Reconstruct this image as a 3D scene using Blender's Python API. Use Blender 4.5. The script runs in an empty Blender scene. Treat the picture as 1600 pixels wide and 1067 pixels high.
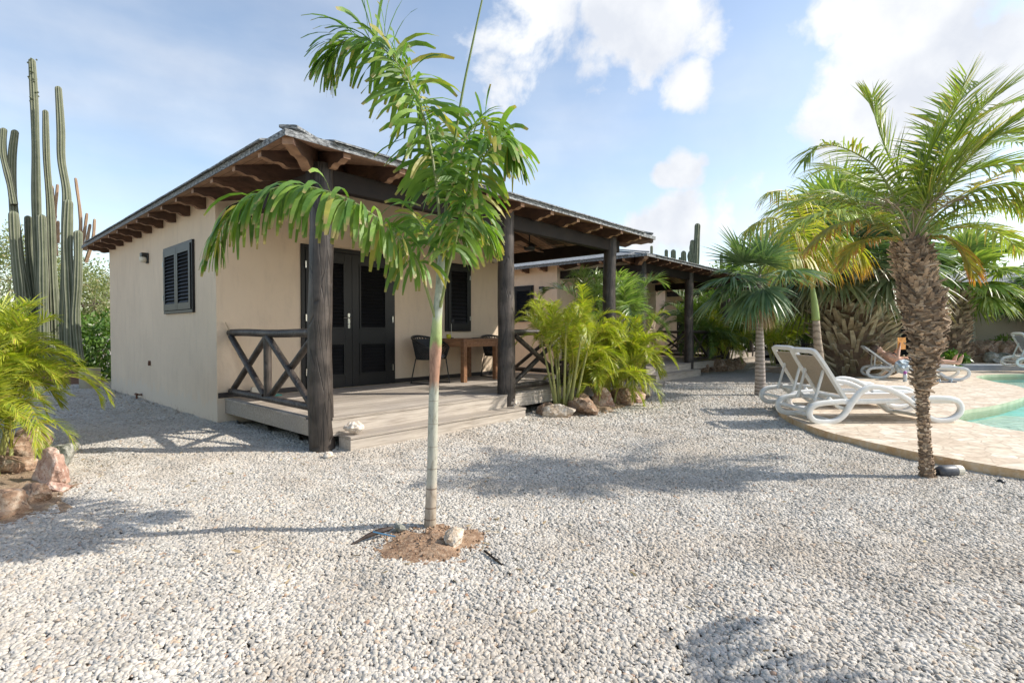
import bpy, bmesh, math, random
import numpy as np
from mathutils import Vector, Matrix, noise, geometry
random.seed(7)
rad = math.radians
sc = bpy.context.scene
col = sc.collection

# ------------------------------------------------------------------ camera
CAM = np.array([-2.636, -4.976, 1.22])
FPX = 812.27
PIT = 0.0194
cam_d = bpy.data.cameras.new('camera')
cam_d.sensor_width = 36
cam_d.lens = FPX / 1600 * 36
cam_d.clip_start = 0.05
cam_d.clip_end = 2000
cam = bpy.data.objects.new('camera', cam_d)
col.objects.link(cam)
cam.location = CAM
cam.rotation_euler = (rad(90) - PIT, 0, rad(41.93 - 90))
sc.camera = cam

# ------------------------------------------------------------------ sun, sky, exposure
SUN_EL = rad(40)
SUN_DIR = np.array([0.69, -0.72])          # towards the sun, in plan
sun_az = math.atan2(SUN_DIR[1], SUN_DIR[0])
sd = bpy.data.lights.new('sun', 'SUN')
sd.energy = 3.0
sd.angle = rad(0.6)
sd.color = (1.0, 0.95, 0.87)
so = bpy.data.objects.new('sun', sd)
col.objects.link(so)
sv = Vector((math.cos(sun_az) * math.cos(SUN_EL), math.sin(sun_az) * math.cos(SUN_EL), math.sin(SUN_EL)))
so.rotation_euler = sv.to_track_quat('Z', 'Y').to_euler()
so.location = (10, -10, 20)

def cam_ray(px, py):
    yaw = rad(41.93)
    Fw = np.array([math.cos(yaw), math.sin(yaw), 0]); Rt = np.array([math.sin(yaw), -math.cos(yaw), 0]); Up = np.array([0, 0, 1.])
    c, s = math.cos(PIT), math.sin(PIT)
    F = c * Fw - s * Up; U = c * Up + s * Fw
    return (px - 800) / FPX * Rt + F + (533.5 - py) / FPX * U
def P(px, py, d):
    """world point seen at a photograph pixel, d metres in front of the camera"""
    return CAM + d * cam_ray(px, py)

w = bpy.data.worlds.new('World'); sc.world = w; w.use_nodes = True
nt = w.node_tree; N = nt.nodes; L = nt.links
N.clear()
def nd(nt, t, **kw):
    n = nt.nodes.new(t)
    for k, v in kw.items():
        if k in ('op', 'operation'): n.operation = v
        else: setattr(n, k, v)
    return n
out = nd(nt, 'ShaderNodeOutputWorld'); bg = nd(nt, 'ShaderNodeBackground')
sky = nd(nt, 'ShaderNodeTexSky', sky_type='NISHITA')
sky.sun_disc = False; sky.sun_elevation = SUN_EL; sky.sun_rotation = math.pi / 2 - sun_az
sky.altitude = 0; sky.air_density = 1.0; sky.dust_density = 1.0; sky.ozone_density = 1.0
tc = nd(nt, 'ShaderNodeTexCoord')
def math_n(nt, op, a, b=None, c=None, clamp=False):
    n = nt.nodes.new('ShaderNodeMath'); n.operation = op; n.use_clamp = clamp
    for i, v in enumerate((a, b, c)):
        if v is None: continue
        if isinstance(v, (int, float)): n.inputs[i].default_value = v
        else: nt.links.new(v, n.inputs[i])
    return n.outputs[0]
# direction from camera, flattened on a cloud layer far above, for the noise
vn = nd(nt, 'ShaderNodeVectorMath', operation='NORMALIZE'); L.new(tc.outputs['Generated'], vn.inputs[0])
dirv = vn.outputs[0]
def blob(px, py, rx, soft=1.0):
    d = cam_ray(px, py); d = d / np.linalg.norm(d)
    e = cam_ray(px + rx, py); e = e / np.linalg.norm(e)
    r = float(np.linalg.norm(d - e))
    n = nd(nt, 'ShaderNodeVectorMath', operation='DISTANCE'); L.new(dirv, n.inputs[0]); n.inputs[1].default_value = d
    m = nd(nt, 'ShaderNodeMapRange'); m.interpolation_type = 'SMOOTHSTEP'
    L.new(n.outputs['Value'], m.inputs['Value']); m.inputs['From Min'].default_value = 0; m.inputs['From Max'].default_value = r
    m.inputs['To Min'].default_value = soft; m.inputs['To Max'].default_value = 0
    return m.outputs[0]
def total(lst):
    a = lst[0]
    for b in lst[1:]: a = math_n(nt, 'MAXIMUM', a, b)
    return a
cum = total([blob(1030, 40, 200, 1.0), blob(1075, 130, 110, 1.0), blob(980, -30, 170, 1.0), blob(760, 60, 170, .62), blob(790, 150, 110, .55), blob(850, -60, 200, .8),
             blob(1420, 60, 330, 1.0), blob(1560, 120, 330, 1.0), blob(1330, 180, 170, .9), blob(1300, 20, 160, .8), blob(1470, 230, 230, .9), blob(1250, 50, 110, .75),
             blob(930, 110, 130, .6), blob(1110, 60, 120, .8), blob(1070, 262, 66, .95), blob(1040, 272, 45, .85), blob(1095, 250, 40, .7), blob(1060, 355, 110, 1.0), blob(1010, 375, 90, .85), blob(1180, 300, 120, .45), blob(1140, 350, 130, .62),
             blob(1700, 300, 300, .9), blob(640, 300, 60, .25), blob(-300, 200, 500, .5), blob(2300, 100, 900, .6)])
wis = total([blob(230, 180, 420, .85), blob(480, 60, 300, .7), blob(60, 130, 320, .85), blob(350, 250, 300, .5), blob(560, 180, 220, .6), blob(700, 200, 260, .5), blob(-500, 300, 700, .7), blob(2400, 400, 900, .7), blob(1180, 330, 260, .75), blob(900, 250, 320, .6), blob(1150, 200, 260, .6), blob(640, 330, 300, .5)])
n1 = nd(nt, 'ShaderNodeTexNoise'); n1.inputs['Scale'].default_value = 5.5; n1.inputs['Detail'].default_value = 9; n1.inputs['Roughness'].default_value = .6; n1.inputs['Distortion'].default_value = .25
L.new(dirv, n1.inputs['Vector'])
n2 = nd(nt, 'ShaderNodeTexNoise'); n2.inputs['Scale'].default_value = 3; n2.inputs['Detail'].default_value = 6
mp = nd(nt, 'ShaderNodeMapping'); mp.inputs['Scale'].default_value = (1, 1, 4); mp.inputs['Rotation'].default_value = (rad(10), rad(-15), 0)
L.new(dirv, mp.inputs['Vector']); L.new(mp.outputs[0], n2.inputs['Vector'])
cm = math_n(nt, 'ADD', cum, math_n(nt, 'MULTIPLY', math_n(nt, 'SUBTRACT', n1.outputs['Fac'], .5), 2.2))
mr = nd(nt, 'ShaderNodeMapRange'); mr.interpolation_type = 'SMOOTHSTEP'; L.new(cm, mr.inputs['Value'])
mr.inputs['From Min'].default_value = .32; mr.inputs['From Max'].default_value = .70
wm = math_n(nt, 'MULTIPLY', wis, math_n(nt, 'MULTIPLY_ADD', n2.outputs['Fac'], 1.6, -.35, clamp=True), clamp=True)
mask = math_n(nt, 'MAXIMUM', mr.outputs[0], math_n(nt, 'MULTIPLY', wm, .85), clamp=True)
# fade of far sky to a paler tone by altitude is the sky texture's own; clouds have grey bellies
n3 = nd(nt, 'ShaderNodeTexNoise'); n3.inputs['Scale'].default_value = 7; n3.inputs['Detail'].default_value = 8; n3.inputs['Roughness'].default_value = .55
mp3 = nd(nt, 'ShaderNodeMapping'); mp3.inputs['Location'].default_value = (.3, .2, .06); L.new(dirv, mp3.inputs['Vector']); L.new(mp3.outputs[0], n3.inputs['Vector'])
cr = nd(nt, 'ShaderNodeValToRGB'); cr.color_ramp.elements[0].position = .36; cr.color_ramp.elements[0].color = (3.0, 3.15, 3.45, 1)
cr.color_ramp.elements[1].position = .62; cr.color_ramp.elements[1].color = (4.0, 4.05, 4.1, 1)
L.new(n3.outputs['Fac'], cr.inputs[0])
skc = nd(nt, 'ShaderNodeMix', data_type='RGBA', blend_type='MULTIPLY'); skc.inputs[0].default_value = 1; L.new(sky.outputs[0], skc.inputs[6]); skc.inputs[7].default_value = (1.0, .94, .87, 1)
mx = nd(nt, 'ShaderNodeMix', data_type='RGBA'); L.new(mask, mx.inputs[0]); L.new(skc.outputs[2], mx.inputs[6]); L.new(cr.outputs[0], mx.inputs[7])
L.new(mx.outputs[2], bg.inputs[0]); bg.inputs[1].default_value = .15
L.new(bg.outputs[0], out.inputs[0])

sc.view_settings.view_transform = 'Standard'
sc.view_settings.look = 'None'
sc.view_settings.exposure = 0.84
sc.view_settings.gamma = 1
sc.cycles.max_bounces = 8
sc.cycles.transparent_max_bounces = 12

# ------------------------------------------------------------------ materials
def new_mat(name):
    m = bpy.data.materials.new(name); m.use_nodes = True
    nt = m.node_tree; nt.nodes.clear()
    o = nt.nodes.new('ShaderNodeOutputMaterial'); b = nt.nodes.new('ShaderNodeBsdfPrincipled')
    nt.links.new(b.outputs[0], o.inputs[0])
    return m, nt, b, o
def coords(nt, scale=(1, 1, 1), kind='Object'):
    t = nt.nodes.new('ShaderNodeTexCoord'); mp = nt.nodes.new('ShaderNodeMapping'); mp.inputs['Scale'].default_value = scale
    nt.links.new(t.outputs[kind], mp.inputs[0]); return mp.outputs[0]
def noise_n(nt, vec, scale, detail=4, rough=.55, dist=0):
    n = nt.nodes.new('ShaderNodeTexNoise'); n.inputs['Scale'].default_value = scale; n.inputs['Detail'].default_value = detail
    n.inputs['Roughness'].default_value = rough; n.inputs['Distortion'].default_value = dist
    nt.links.new(vec, n.inputs['Vector']); return n.outputs['Fac']
def ramp(nt, fac, stops):
    r = nt.nodes.new('ShaderNodeValToRGB'); e = r.color_ramp.elements
    while len(e) > 1: e.remove(e[-1])
    e[0].position = stops[0][0]; e[0].color = (*stops[0][1], 1)
    for p, c in stops[1:]:
        k = e.new(p); k.color = (*c, 1)
    nt.links.new(fac, r.inputs[0]); return r.outputs[0]
def mixc(nt, fac, a, b, mode='MIX'):
    m = nt.nodes.new('ShaderNodeMix'); m.data_type = 'RGBA'; m.blend_type = mode
    for s, v in ((0, fac), (6, a), (7, b)):
        if isinstance(v, (int, float)): m.inputs[s].default_value = v
        elif isinstance(v, tuple): m.inputs[s].default_value = (*v, 1)
        else: nt.links.new(v, m.inputs[s])
    return m.outputs[2]
def bump(nt, b, h, strength=.4, dist=.01):
    n = nt.nodes.new('ShaderNodeBump'); n.inputs['Strength'].default_value = strength; n.inputs['Distance'].default_value = dist
    nt.links.new(h, n.inputs['Height']); nt.links.new(n.outputs[0], b.inputs['Normal'])
def island(nt):
    g = nt.nodes.new('ShaderNodeNewGeometry'); return g.outputs['Random Per Island']

def simple(name, c1, c2=None, scale=8, rough=.6, bmp=.0, bscale=40, metal=0, stretch=(1, 1, 1), spec=.5, isl=0, coat=0):
    m, nt, b, o = new_mat(name)
    v = coords(nt, stretch)
    c2 = c2 or tuple(x * .75 for x in c1)
    f = noise_n(nt, v, scale, 5)
    c = ramp(nt, f, [(.3, c2), (.7, c1)])
    if isl:
        r = island(nt); c = mixc(nt, 1.0, c, ramp(nt, r, [(0, (1 - isl,) * 3), (1, (1 + isl * .6,) * 3)]), 'MULTIPLY')
    nt.links.new(c, b.inputs['Base Color'])
    b.inputs['Roughness'].default_value = rough; b.inputs['Metallic'].default_value = metal
    b.inputs['Specular IOR Level'].default_value = spec; b.inputs['Coat Weight'].default_value = coat
    if bmp: bump(nt, b, noise_n(nt, v, bscale, 5), bmp, .006)
    return m

M = {}
def wood_dark(name, c1, c2, sheen=.45):
    m, nt, b, o = new_mat(name)
    v = coords(nt, (14, 14, 1.2)); f = noise_n(nt, v, 2.2, 6, .6, .4)
    v2 = coords(nt); f2 = noise_n(nt, v2, 3.5, 4)
    c = mixc(nt, ramp(nt, f2, [(.45, (0, 0, 0)), (.75, (.65, .65, .65))]), ramp(nt, f, [(.3, c1), (.75, c2)]), tuple(min(1, x * 2.1 + .02) for x in c2))
    nt.links.new(c, b.inputs['Base Color']); b.inputs['Roughness'].default_value = sheen
    ck = nt.nodes.new('ShaderNodeTexVoronoi'); ck.feature = 'DISTANCE_TO_EDGE'; ck.inputs['Scale'].default_value = 1.0; nt.links.new(coords(nt, (17, 17, 1.6)), ck.inputs['Vector'])
    ce = ramp(nt, ck.outputs['Distance'], [(.0, (0, 0, 0)), (.05, (1, 1, 1))]); c = mixc(nt, 1.0, c, mixc(nt, .65, (1., 1., 1.), ce), 'MULTIPLY'); nt.links.new(c, b.inputs['Base Color'])
    bump(nt, b, math_n(nt, 'ADD', f, math_n(nt, 'MULTIPLY', ce, .8)), .6, .010); return m
M['post'] = wood_dark('dark_stained_log', (.014, .010, .008), (.062, .048, .038), .5)
M['beam'] = simple('dark_stained_beam', (.020, .012, .008), (.008, .005, .004), 4, .65, .3, 30, spec=.3)
def rafter_mat():
    m, nt, b, o = new_mat('rafter_wood')
    v = coords(nt, (3, 3, 9)); f = noise_n(nt, v, 3, 6, .6, .3); f2 = noise_n(nt, coords(nt), 1.7, 3)
    c = ramp(nt, f, [(.3, (.055, .03, .02)), (.7, (.19, .105, .066))])
    c = mixc(nt, ramp(nt, f2, [(.4, (0, 0, 0)), (.62, (.8, .8, .8))]), c, (.075, .042, .03))
    nt.links.new(c, b.inputs['Base Color']); b.inputs['Roughness'].default_value = .6; bump(nt, b, f, .2, .004); return m
M['rafter'] = rafter_mat()
M['rafter_end'] = simple('rafter_bare_end', (.42, .25, .15), (.22, .12, .07), 9, .7)
def soffit():
    m, nt, b, o = new_mat('soffit_boards')
    t = nt.nodes.new('ShaderNodeTexCoord'); s = nt.nodes.new('ShaderNodeSeparateXYZ'); nt.links.new(t.outputs['Object'], s.inputs[0])
    # boards run along the eave: joints follow distance from the hip plane
    d = math_n(nt, 'MINIMUM', math_n(nt, 'ADD', s.outputs[0], .55), math_n(nt, 'ADD', s.outputs[1], .43))
    k = math_n(nt, 'FRACT', math_n(nt, 'MULTIPLY', d, 9.5)); j = math_n(nt, 'LESS_THAN', k, .08)
    f = noise_n(nt, coords(nt, (2, 2, 2)), 5, 5)
    c = ramp(nt, f, [(.3, (.27, .155, .095)), (.7, (.45, .27, .17))])
    c = mixc(nt, j, c, (.03, .018, .012)); nt.links.new(c, b.inputs['Base Color']); b.inputs['Roughness'].default_value = .65
    return m
M['soffit'] = soffit()
def shingle():
    m, nt, b, o = new_mat('grey_shingles')
    v = coords(nt); 
    t = nt.nodes.new('ShaderNodeTexBrick'); nt.links.new(v, t.inputs['Vector']); t.inputs['Scale'].default_value = 4.5
    t.inputs['Color1'].default_value = (.20, .22, .23, 1); t.inputs['Color2'].default_value = (.32, .34, .35, 1); t.inputs['Mortar'].default_value = (.06, .06, .06, 1)
    t.inputs['Mortar Size'].default_value = .02
    f = noise_n(nt, v, 30, 5, .7); g = noise_n(nt, v, 2, 4)
    c = mixc(nt, 1.0, t.outputs['Color'], ramp(nt, f, [(.3, (.45, .45, .45)), (.7, (1.25, 1.25, 1.22))]), 'MULTIPLY')
    c = mixc(nt, ramp(nt, g, [(.4, (0, 0, 0)), (.8, (.5, .5, .5))]), c, (.42, .43, .42))
    nt.links.new(c, b.inputs['Base Color']); b.inputs['Roughness'].default_value = .85; bump(nt, b, t.outputs['Fac'], .5, .01); return m
M['shingle'] = shingle()
def fascia():
    m, nt, b, o = new_mat('weathered_roof_edge')
    v = coords(nt, (1, 1, 2.5)); f = noise_n(nt, v, 22, 6, .75)
    c = ramp(nt, f, [(.38, (.035, .035, .035)), (.52, (.22, .23, .235)), (.68, (.55, .56, .55))])
    nt.links.new(c, b.inputs['Base Color']); b.inputs['Roughness'].default_value = .8; bump(nt, b, f, .5, .01); return m
M['fascia'] = fascia()
def stucco():
    m, nt, b, o = new_mat('beige_stucco')
    v = coords(nt); f = noise_n(nt, v, 1.3, 5); f2 = noise_n(nt, coords(nt, (3, 3, .7)), 3, 6, .65)
    c = ramp(nt, f, [(.3, (.72, .565, .41)), (.7, (.79, .625, .455))])
    c = mixc(nt, ramp(nt, f2, [(.50, (0, 0, 0)), (.74, (.24, .24, .24))]), c, (.46, .35, .26))
    t = nt.nodes.new('ShaderNodeTexCoord'); s = nt.nodes.new('ShaderNodeSeparateXYZ'); nt.links.new(t.outputs['Object'], s.inputs[0])
    low = math_n(nt, 'SUBTRACT', .75, s.outputs[2]); k = noise_n(nt, coords(nt, (1, 1, .6)), 5, 7, .7)
    mk = math_n(nt, 'MULTIPLY', math_n(nt, 'ADD', low, math_n(nt, 'MULTIPLY', k, 1.0)), 1.0)
    c = mixc(nt, ramp(nt, mk, [(.92, (0, 0, 0)), (1.1, (.75, .75, .75))]), c, (.72, .60, .47))
    k2 = noise_n(nt, coords(nt, (1.4, 1.4, 1)), 9, 7, .75)
    mk2 = math_n(nt, 'ADD', math_n(nt, 'SUBTRACT', .32, s.outputs[2]), math_n(nt, 'MULTIPLY', k2, .8))
    c = mixc(nt, ramp(nt, mk2, [(.66, (0, 0, 0)), (.85, (.65, .65, .65))]), c, (.42, .27, .17))
    nt.links.new(c, b.inputs['Base Color']); b.inputs['Roughness'].default_value = .85
    bump(nt, b, math_n(nt, 'ADD', noise_n(nt, v, 45, 5, .6), math_n(nt, 'MULTIPLY', noise_n(nt, v, 5, 3, .6), 3.0)), .3, .008); return m
M['stucco'] = stucco()
def decking():
    m, nt, b, o = new_mat('weathered_decking')
    v = coords(nt, (1.2, 22, 22)); f = noise_n(nt, v, 2.5, 6, .65, .3); g = noise_n(nt, coords(nt), 2.2, 4)
    c = ramp(nt, f, [(.25, (.20, .165, .13)), (.5, (.42, .365, .30)), (.8, (.60, .54, .46))])
    c = mixc(nt, ramp(nt, g, [(.4, (0, 0, 0)), (.75, (.5, .5, .5))]), c, (.34, .30, .265))
    c = mixc(nt, 1.0, c, ramp(nt, island(nt), [(0, (.70, .68, .66)), (1, (1.18, 1.18, 1.18))]), 'MULTIPLY')
    nt.links.new(c, b.inputs['Base Color']); b.inputs['Roughness'].default_value = .75; bump(nt, b, f, .35, .004); return m
M['deck'] = decking()
M['shutter'] = simple('black_painted_wood', (.014, .0145, .016), (.009, .0095, .011), 3, .42, .08, 60, spec=.35)
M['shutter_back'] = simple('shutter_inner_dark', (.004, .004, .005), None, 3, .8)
M['steel'] = simple('brushed_steel', (.62, .62, .60), (.5, .5, .5), 6, .3, metal=1)
M['white_plastic'] = simple('white_moulded_plastic', (.80, .80, .78), (.66, .65, .61), 7, .38, .05, 30)
M['taupe_mesh'] = simple('taupe_sling_fabric', (.40, .33, .25), (.33, .27, .20), 60, .8, .3, 300)
M['grey_mesh'] = simple('grey_sling_fabric', (.30, .31, .34), (.24, .25, .28), 60, .8, .3, 300)
M['white_mesh'] = simple('white_sling_fabric', (.78, .76, .71), (.68, .66, .61), 60, .7, .2, 300)
M['teak'] = simple('reclaimed_teak', (.42, .21, .105), (.20, .095, .045), 5, .55, .3, 30, stretch=(6, 1, 6), isl=.3)
M['rope'] = simple('black_rope_weave', (.018, .018, .019), (.035, .033, .03), 20, .75, .4, 120)
M['cushion'] = simple('charcoal_cushion', (.040, .042, .047), (.03, .032, .036), 12, .9, .2, 150)
M['cushion_light'] = simple('grey_seat_cushion', (.11, .115, .125), (.08, .085, .09), 12, .9, .2, 150)
M['black_metal'] = simple('black_metal', (.02, .02, .02), None, 10, .4)
M['skirting'] = simple('dark_skirting', (.035, .028, .026), None, 6, .6)
M['fan_wood'] = simple('fan_blade_wood', (.30, .15, .07), (.2, .09, .04), 5, .45)
M['dark_brown'] = simple('dark_brown_wood', (.05, .03, .02), None, 6, .5)
def rock_mat(name, cs, sc_=3.0):
    m, nt, b, o = new_mat(name)
    v = coords(nt); f = noise_n(nt, v, sc_, 8, .68, .3); g = noise_n(nt, v, sc_ * 5, 6, .7)
    c = ramp(nt, f, [(.28, cs[0]), (.45, cs[1]), (.58, cs[2]), (.72, cs[3])])
    c = mixc(nt, ramp(nt, g, [(.5, (0, 0, 0)), (.62, (.75, .75, .75))]), c, cs[3]); c = mixc(nt, ramp(nt, noise_n(nt, v, sc_ * 9, 5, .7), [(.36, (.8, .8, .8)), (.46, (0, 0, 0))]), c, cs[0])
    nt.links.new(c, b.inputs['Base Color']); b.inputs['Roughness'].default_value = .85; bump(nt, b, g, .7, .02); return m
M['rock_brown'] = rock_mat('brown_rock', [(.10, .065, .045), (.26, .16, .10), (.40, .26, .17), (.52, .42, .32)])
M['rock_pink'] = rock_mat('pinkish_rock', [(.22, .12, .085), (.40, .24, .18), (.55, .38, .29), (.66, .55, .46)])
M['rock_grey'] = rock_mat('grey_green_rock', [(.12, .12, .10), (.24, .24, .20), (.36, .34, .29), (.52, .50, .45)])
M['rock_pale'] = rock_mat('pale_rock', [(.30, .22, .14), (.48, .38, .28), (.60, .52, .42), (.70, .65, .56)])
M['shell'] = rock_mat('bleached_shell', [(.45, .30, .20), (.70, .58, .45), (.80, .73, .63), (.84, .80, .74)], 12)
M['soil'] = rock_mat('brown_soil', [(.14, .08, .045), (.26, .155, .09), (.36, .23, .14), (.48, .35, .24)], 9)
def soil_bed():
    m, nt, b, o = new_mat('bed_soil')
    v = coords(nt); f = noise_n(nt, v, 4, 8, .7); g = noise_n(nt, v, 35, 6, .75)
    c = ramp(nt, f, [(.3, (.30, .20, .125)), (.7, (.48, .355, .24))])
    c = mixc(nt, ramp(nt, g, [(.5, (0, 0, 0)), (.62, (.7, .7, .7))]), c, (.20, .12, .07))
    nt.links.new(c, b.inputs['Base Color']); b.inputs['Roughness'].default_value = .95; bump(nt, b, g, .9, .03); return m
M['bed_soil'] = soil_bed()

def leaf_mat(name, ca, cb, tip=None, tip_at=.75, rach=None, trans=.35, rough=.42, dry=None, drya=.0):
    """foliage: colour varies per leaf (attr y), towards the tip (attr x)"""
    m, nt, b, o = new_mat(name)
    a = nt.nodes.new('ShaderNodeAttribute'); a.attribute_name = 'leaf'
    s = nt.nodes.new('ShaderNodeSeparateXYZ'); nt.links.new(a.outputs['Vector'], s.inputs[0])
    c = ramp(nt, s.outputs[1], [(0, ca), (1, cb)])
    if dry:
        c = mixc(nt, ramp(nt, s.outputs[1], [(max(0, 1 - drya - .04), (0, 0, 0)), (1 - drya, (.9, .9, .9))]), c, dry)
    nz = noise_n(nt, coords(nt), 6, 3)
    c = mixc(nt, 1.0, c, ramp(nt, nz, [(.3, (.72, .75, .7)), (.7, (1.25, 1.2, 1.2))]), 'MULTIPLY')
    if tip:
        t = math_n(nt, 'ADD', s.outputs[0], math_n(nt, 'MULTIPLY', math_n(nt, 'SUBTRACT', nz, .5), .5))
        c = mixc(nt, ramp(nt, t, [(tip_at - .12, (0, 0, 0)), (tip_at + .12, (.9, .9, .9))]), c, tip)
    c = mixc(nt, s.outputs[2], c, rach or tuple(min(1, x * 1.5 + .03) for x in cb))
    nt.links.new(c, b.inputs['Base Color']); b.inputs['Roughness'].default_value = rough
    b.inputs['Specular IOR Level'].default_value = .5
    tr = nt.nodes.new('ShaderNodeBsdfTranslucent')
    tcx = mixc(nt, 1.0, c, (1.35, 1.5, .55), 'MULTIPLY'); nt.links.new(tcx, tr.inputs[0])
    ms = nt.nodes.new('ShaderNodeMixShader'); ms.inputs[0].default_value = trans
    nt.links.new(b.outputs[0], ms.inputs[1]); nt.links.new(tr.outputs[0], ms.inputs[2]); nt.links.new(ms.outputs[0], o.inputs[0])
    return m
M['lf_foxtail'] = leaf_mat('foxtail_leaf', (.080, .18, .030), (.25, .38, .070), tip=(.36, .27, .12), tip_at=1.0, rach=(.30, .33, .14), dry=(.42, .36, .08), drya=.07, rough=.5)
M['lf_date'] = leaf_mat('date_leaf', (.15, .235, .03), (.40, .47, .085), tip=(.45, .26, .08), tip_at=.98, rach=(.34, .38, .13), dry=(.45, .36, .08), drya=.10)
M['lf_date_old'] = leaf_mat('yellowing_date_leaf', (.26, .27, .05), (.48, .38, .08), tip=(.50, .20, .06), tip_at=.62, rach=(.38, .38, .13))
M['lf_coco'] = leaf_mat('yellowing_coconut_leaf', (.22, .28, .04), (.52, .46, .07), tip=(.50, .22, .055), tip_at=.75, rach=(.46, .36, .12))
M['lf_coco_g'] = leaf_mat('bright_coconut_leaf', (.16, .26, .03), (.36, .44, .06), tip=(.50, .40, .06), tip_at=.95, rach=(.40, .42, .12))
M['lf_fan'] = leaf_mat('blue_green_fan_leaf', (.075, .145, .065), (.20, .28, .14), tip=(.30, .27, .15), tip_at=.97, rach=(.22, .26, .12), trans=.22)
M['lf_fan_b'] = leaf_mat('bright_fan_leaf', (.15, .25, .05), (.36, .43, .11), tip=(.40, .34, .14), tip_at=.93, rach=(.28, .32, .13), trans=.3)
M['lf_dead'] = leaf_mat('dead_palm_leaf', (.22, .16, .09), (.46, .37, .24), rach=(.42, .33, .21), trans=.12, rough=.8)
M['lf_hang'] = leaf_mat('hanging_olive_leaf', (.10, .125, .05), (.27, .27, .125), tip=(.34, .27, .15), tip_at=.8, rach=(.26, .24, .12), trans=.15)
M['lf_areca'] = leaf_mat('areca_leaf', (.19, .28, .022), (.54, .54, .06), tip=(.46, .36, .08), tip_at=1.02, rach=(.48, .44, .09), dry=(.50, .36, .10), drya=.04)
M['lf_areca_d'] = leaf_mat('shaded_areca_leaf', (.055, .12, .022), (.16, .24, .040), tip=(.3, .28, .07), tip_at=1.05, rach=(.24, .27, .08))  # darker copy of the areca leaf, shade put into its green
M['lf_silver'] = leaf_mat('silvery_palm_leaf', (.13, .23, .05), (.36, .45, .17), rach=(.4, .4, .2), rough=.3)
M['lf_tree'] = leaf_mat('airy_tree_leaf', (.14, .18, .06), (.34, .37, .17), trans=.3, dry=(.42, .36, .22), drya=.22)
M['lf_hedge'] = leaf_mat('hedge_leaf', (.050, .125, .022), (.17, .28, .05), trans=.25)
M['lf_bush'] = leaf_mat('bright_bush_leaf', (.10, .18, .03), (.26, .34, .07), trans=.3)  # brighter, yellower green than the hedge leaf
M['bark'] = simple('grey_brown_bark', (.26, .20, .15), (.12, .09, .065), 6, .9, .6, 20, stretch=(1, 1, .4))
def foxtail_trunk():
    m, nt, b, o = new_mat('ringed_pale_palm_trunk')
    t = nt.nodes.new('ShaderNodeTexCoord'); s = nt.nodes.new('ShaderNodeSeparateXYZ'); nt.links.new(t.outputs['Object'], s.inputs[0])
    z = s.outputs[2]; n = noise_n(nt, coords(nt, (10, 10, 2)), 3, 5)
    zz = math_n(nt, 'ADD', z, math_n(nt, 'MULTIPLY', math_n(nt, 'SUBTRACT', n, .5), .16))
    c = ramp(nt, math_n(nt, 'DIVIDE', zz, 2.0), [(0, (.34, .28, .21)), (.13, (.46, .39, .31)), (.16, (.45, .43, .36)), (.43, (.42, .43, .35)), (.465, (.36, .20, .13)), (.56, (.44, .25, .17)), (.575, (.30, .38, .12)), (.64, (.38, .44, .20)), (.66, (.44, .47, .38)), (.9, (.42, .46, .34))])
    f = ramp(nt, noise_n(nt, coords(nt, (8, 8, 3)), 4, 6, .7), [(.38, (.62, .60, .56)), (.5, (.95, .95, .94)), (.7, (1.12, 1.12, 1.10))])
    c = mixc(nt, 1.0, c, f, 'MULTIPLY')
    # narrow leaf scars, wider apart near the ground
    for zr in (.075, .145, .262, .385, .52, .66, .80):
        d = math_n(nt, 'ABSOLUTE', math_n(nt, 'SUBTRACT', z, zr)); k = math_n(nt, 'LESS_THAN', d, .0045 if zr < .4 else .0025)
        c = mixc(nt, math_n(nt, 'MULTIPLY', k, .75 if zr < .3 else .45), c, (.13, .085, .06))
    nt.links.new(c, b.inputs['Base Color']); b.inputs['Roughness'].default_value = .6; return m
M['trunk_fox'] = foxtail_trunk()
M['boot'] = simple('palm_boot_fibre', (.62, .47, .32), (.26, .17, .105), 9, .9, .5, 60, isl=.65)
M['boot_dark'] = simple('palm_trunk_core', (.26, .18, .115), (.14, .09, .06), 14, .95, .8, 60)
M['boot_green'] = simple('pale_palm_boots', (.58, .50, .33), (.30, .23, .14), 8, .85, .4, 40, isl=.5)
def ring_trunk(name, c1, c2, n):
    m, nt, b, o = new_mat(name)
    t = nt.nodes.new('ShaderNodeTexCoord'); s = nt.nodes.new('ShaderNodeSeparateXYZ'); nt.links.new(t.outputs['Object'], s.inputs[0])
    k = noise_n(nt, coords(nt), 7, 5)
    w_ = math_n(nt, 'FRACT', math_n(nt, 'ADD', math_n(nt, 'MULTIPLY', s.outputs[2], n), math_n(nt, 'MULTIPLY', k, 1.3)))
    c = ramp(nt, w_, [(0, c1), (.35, c2), (.8, c2), (1, c1)])
    c = mixc(nt, ramp(nt, k, [(.4, (0, 0, 0)), (.7, (.7, .7, .7))]), c, tuple(x * .6 for x in c2))
    nt.links.new(c, b.inputs['Base Color']); b.inputs['Roughness'].default_value = .85; bump(nt, b, w_, .6, .02); return m
M['trunk_thin'] = ring_trunk('grey_ringed_trunk', (.10, .075, .06), (.42, .37, .33), 14)
M['trunk_coco'] = ring_trunk('slim_ringed_trunk', (.16, .12, .09), (.42, .34, .26), 7)
M['crownshaft'] = simple('green_crownshaft', (.30, .38, .12), (.22, .30, .09), 4, .45)
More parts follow.
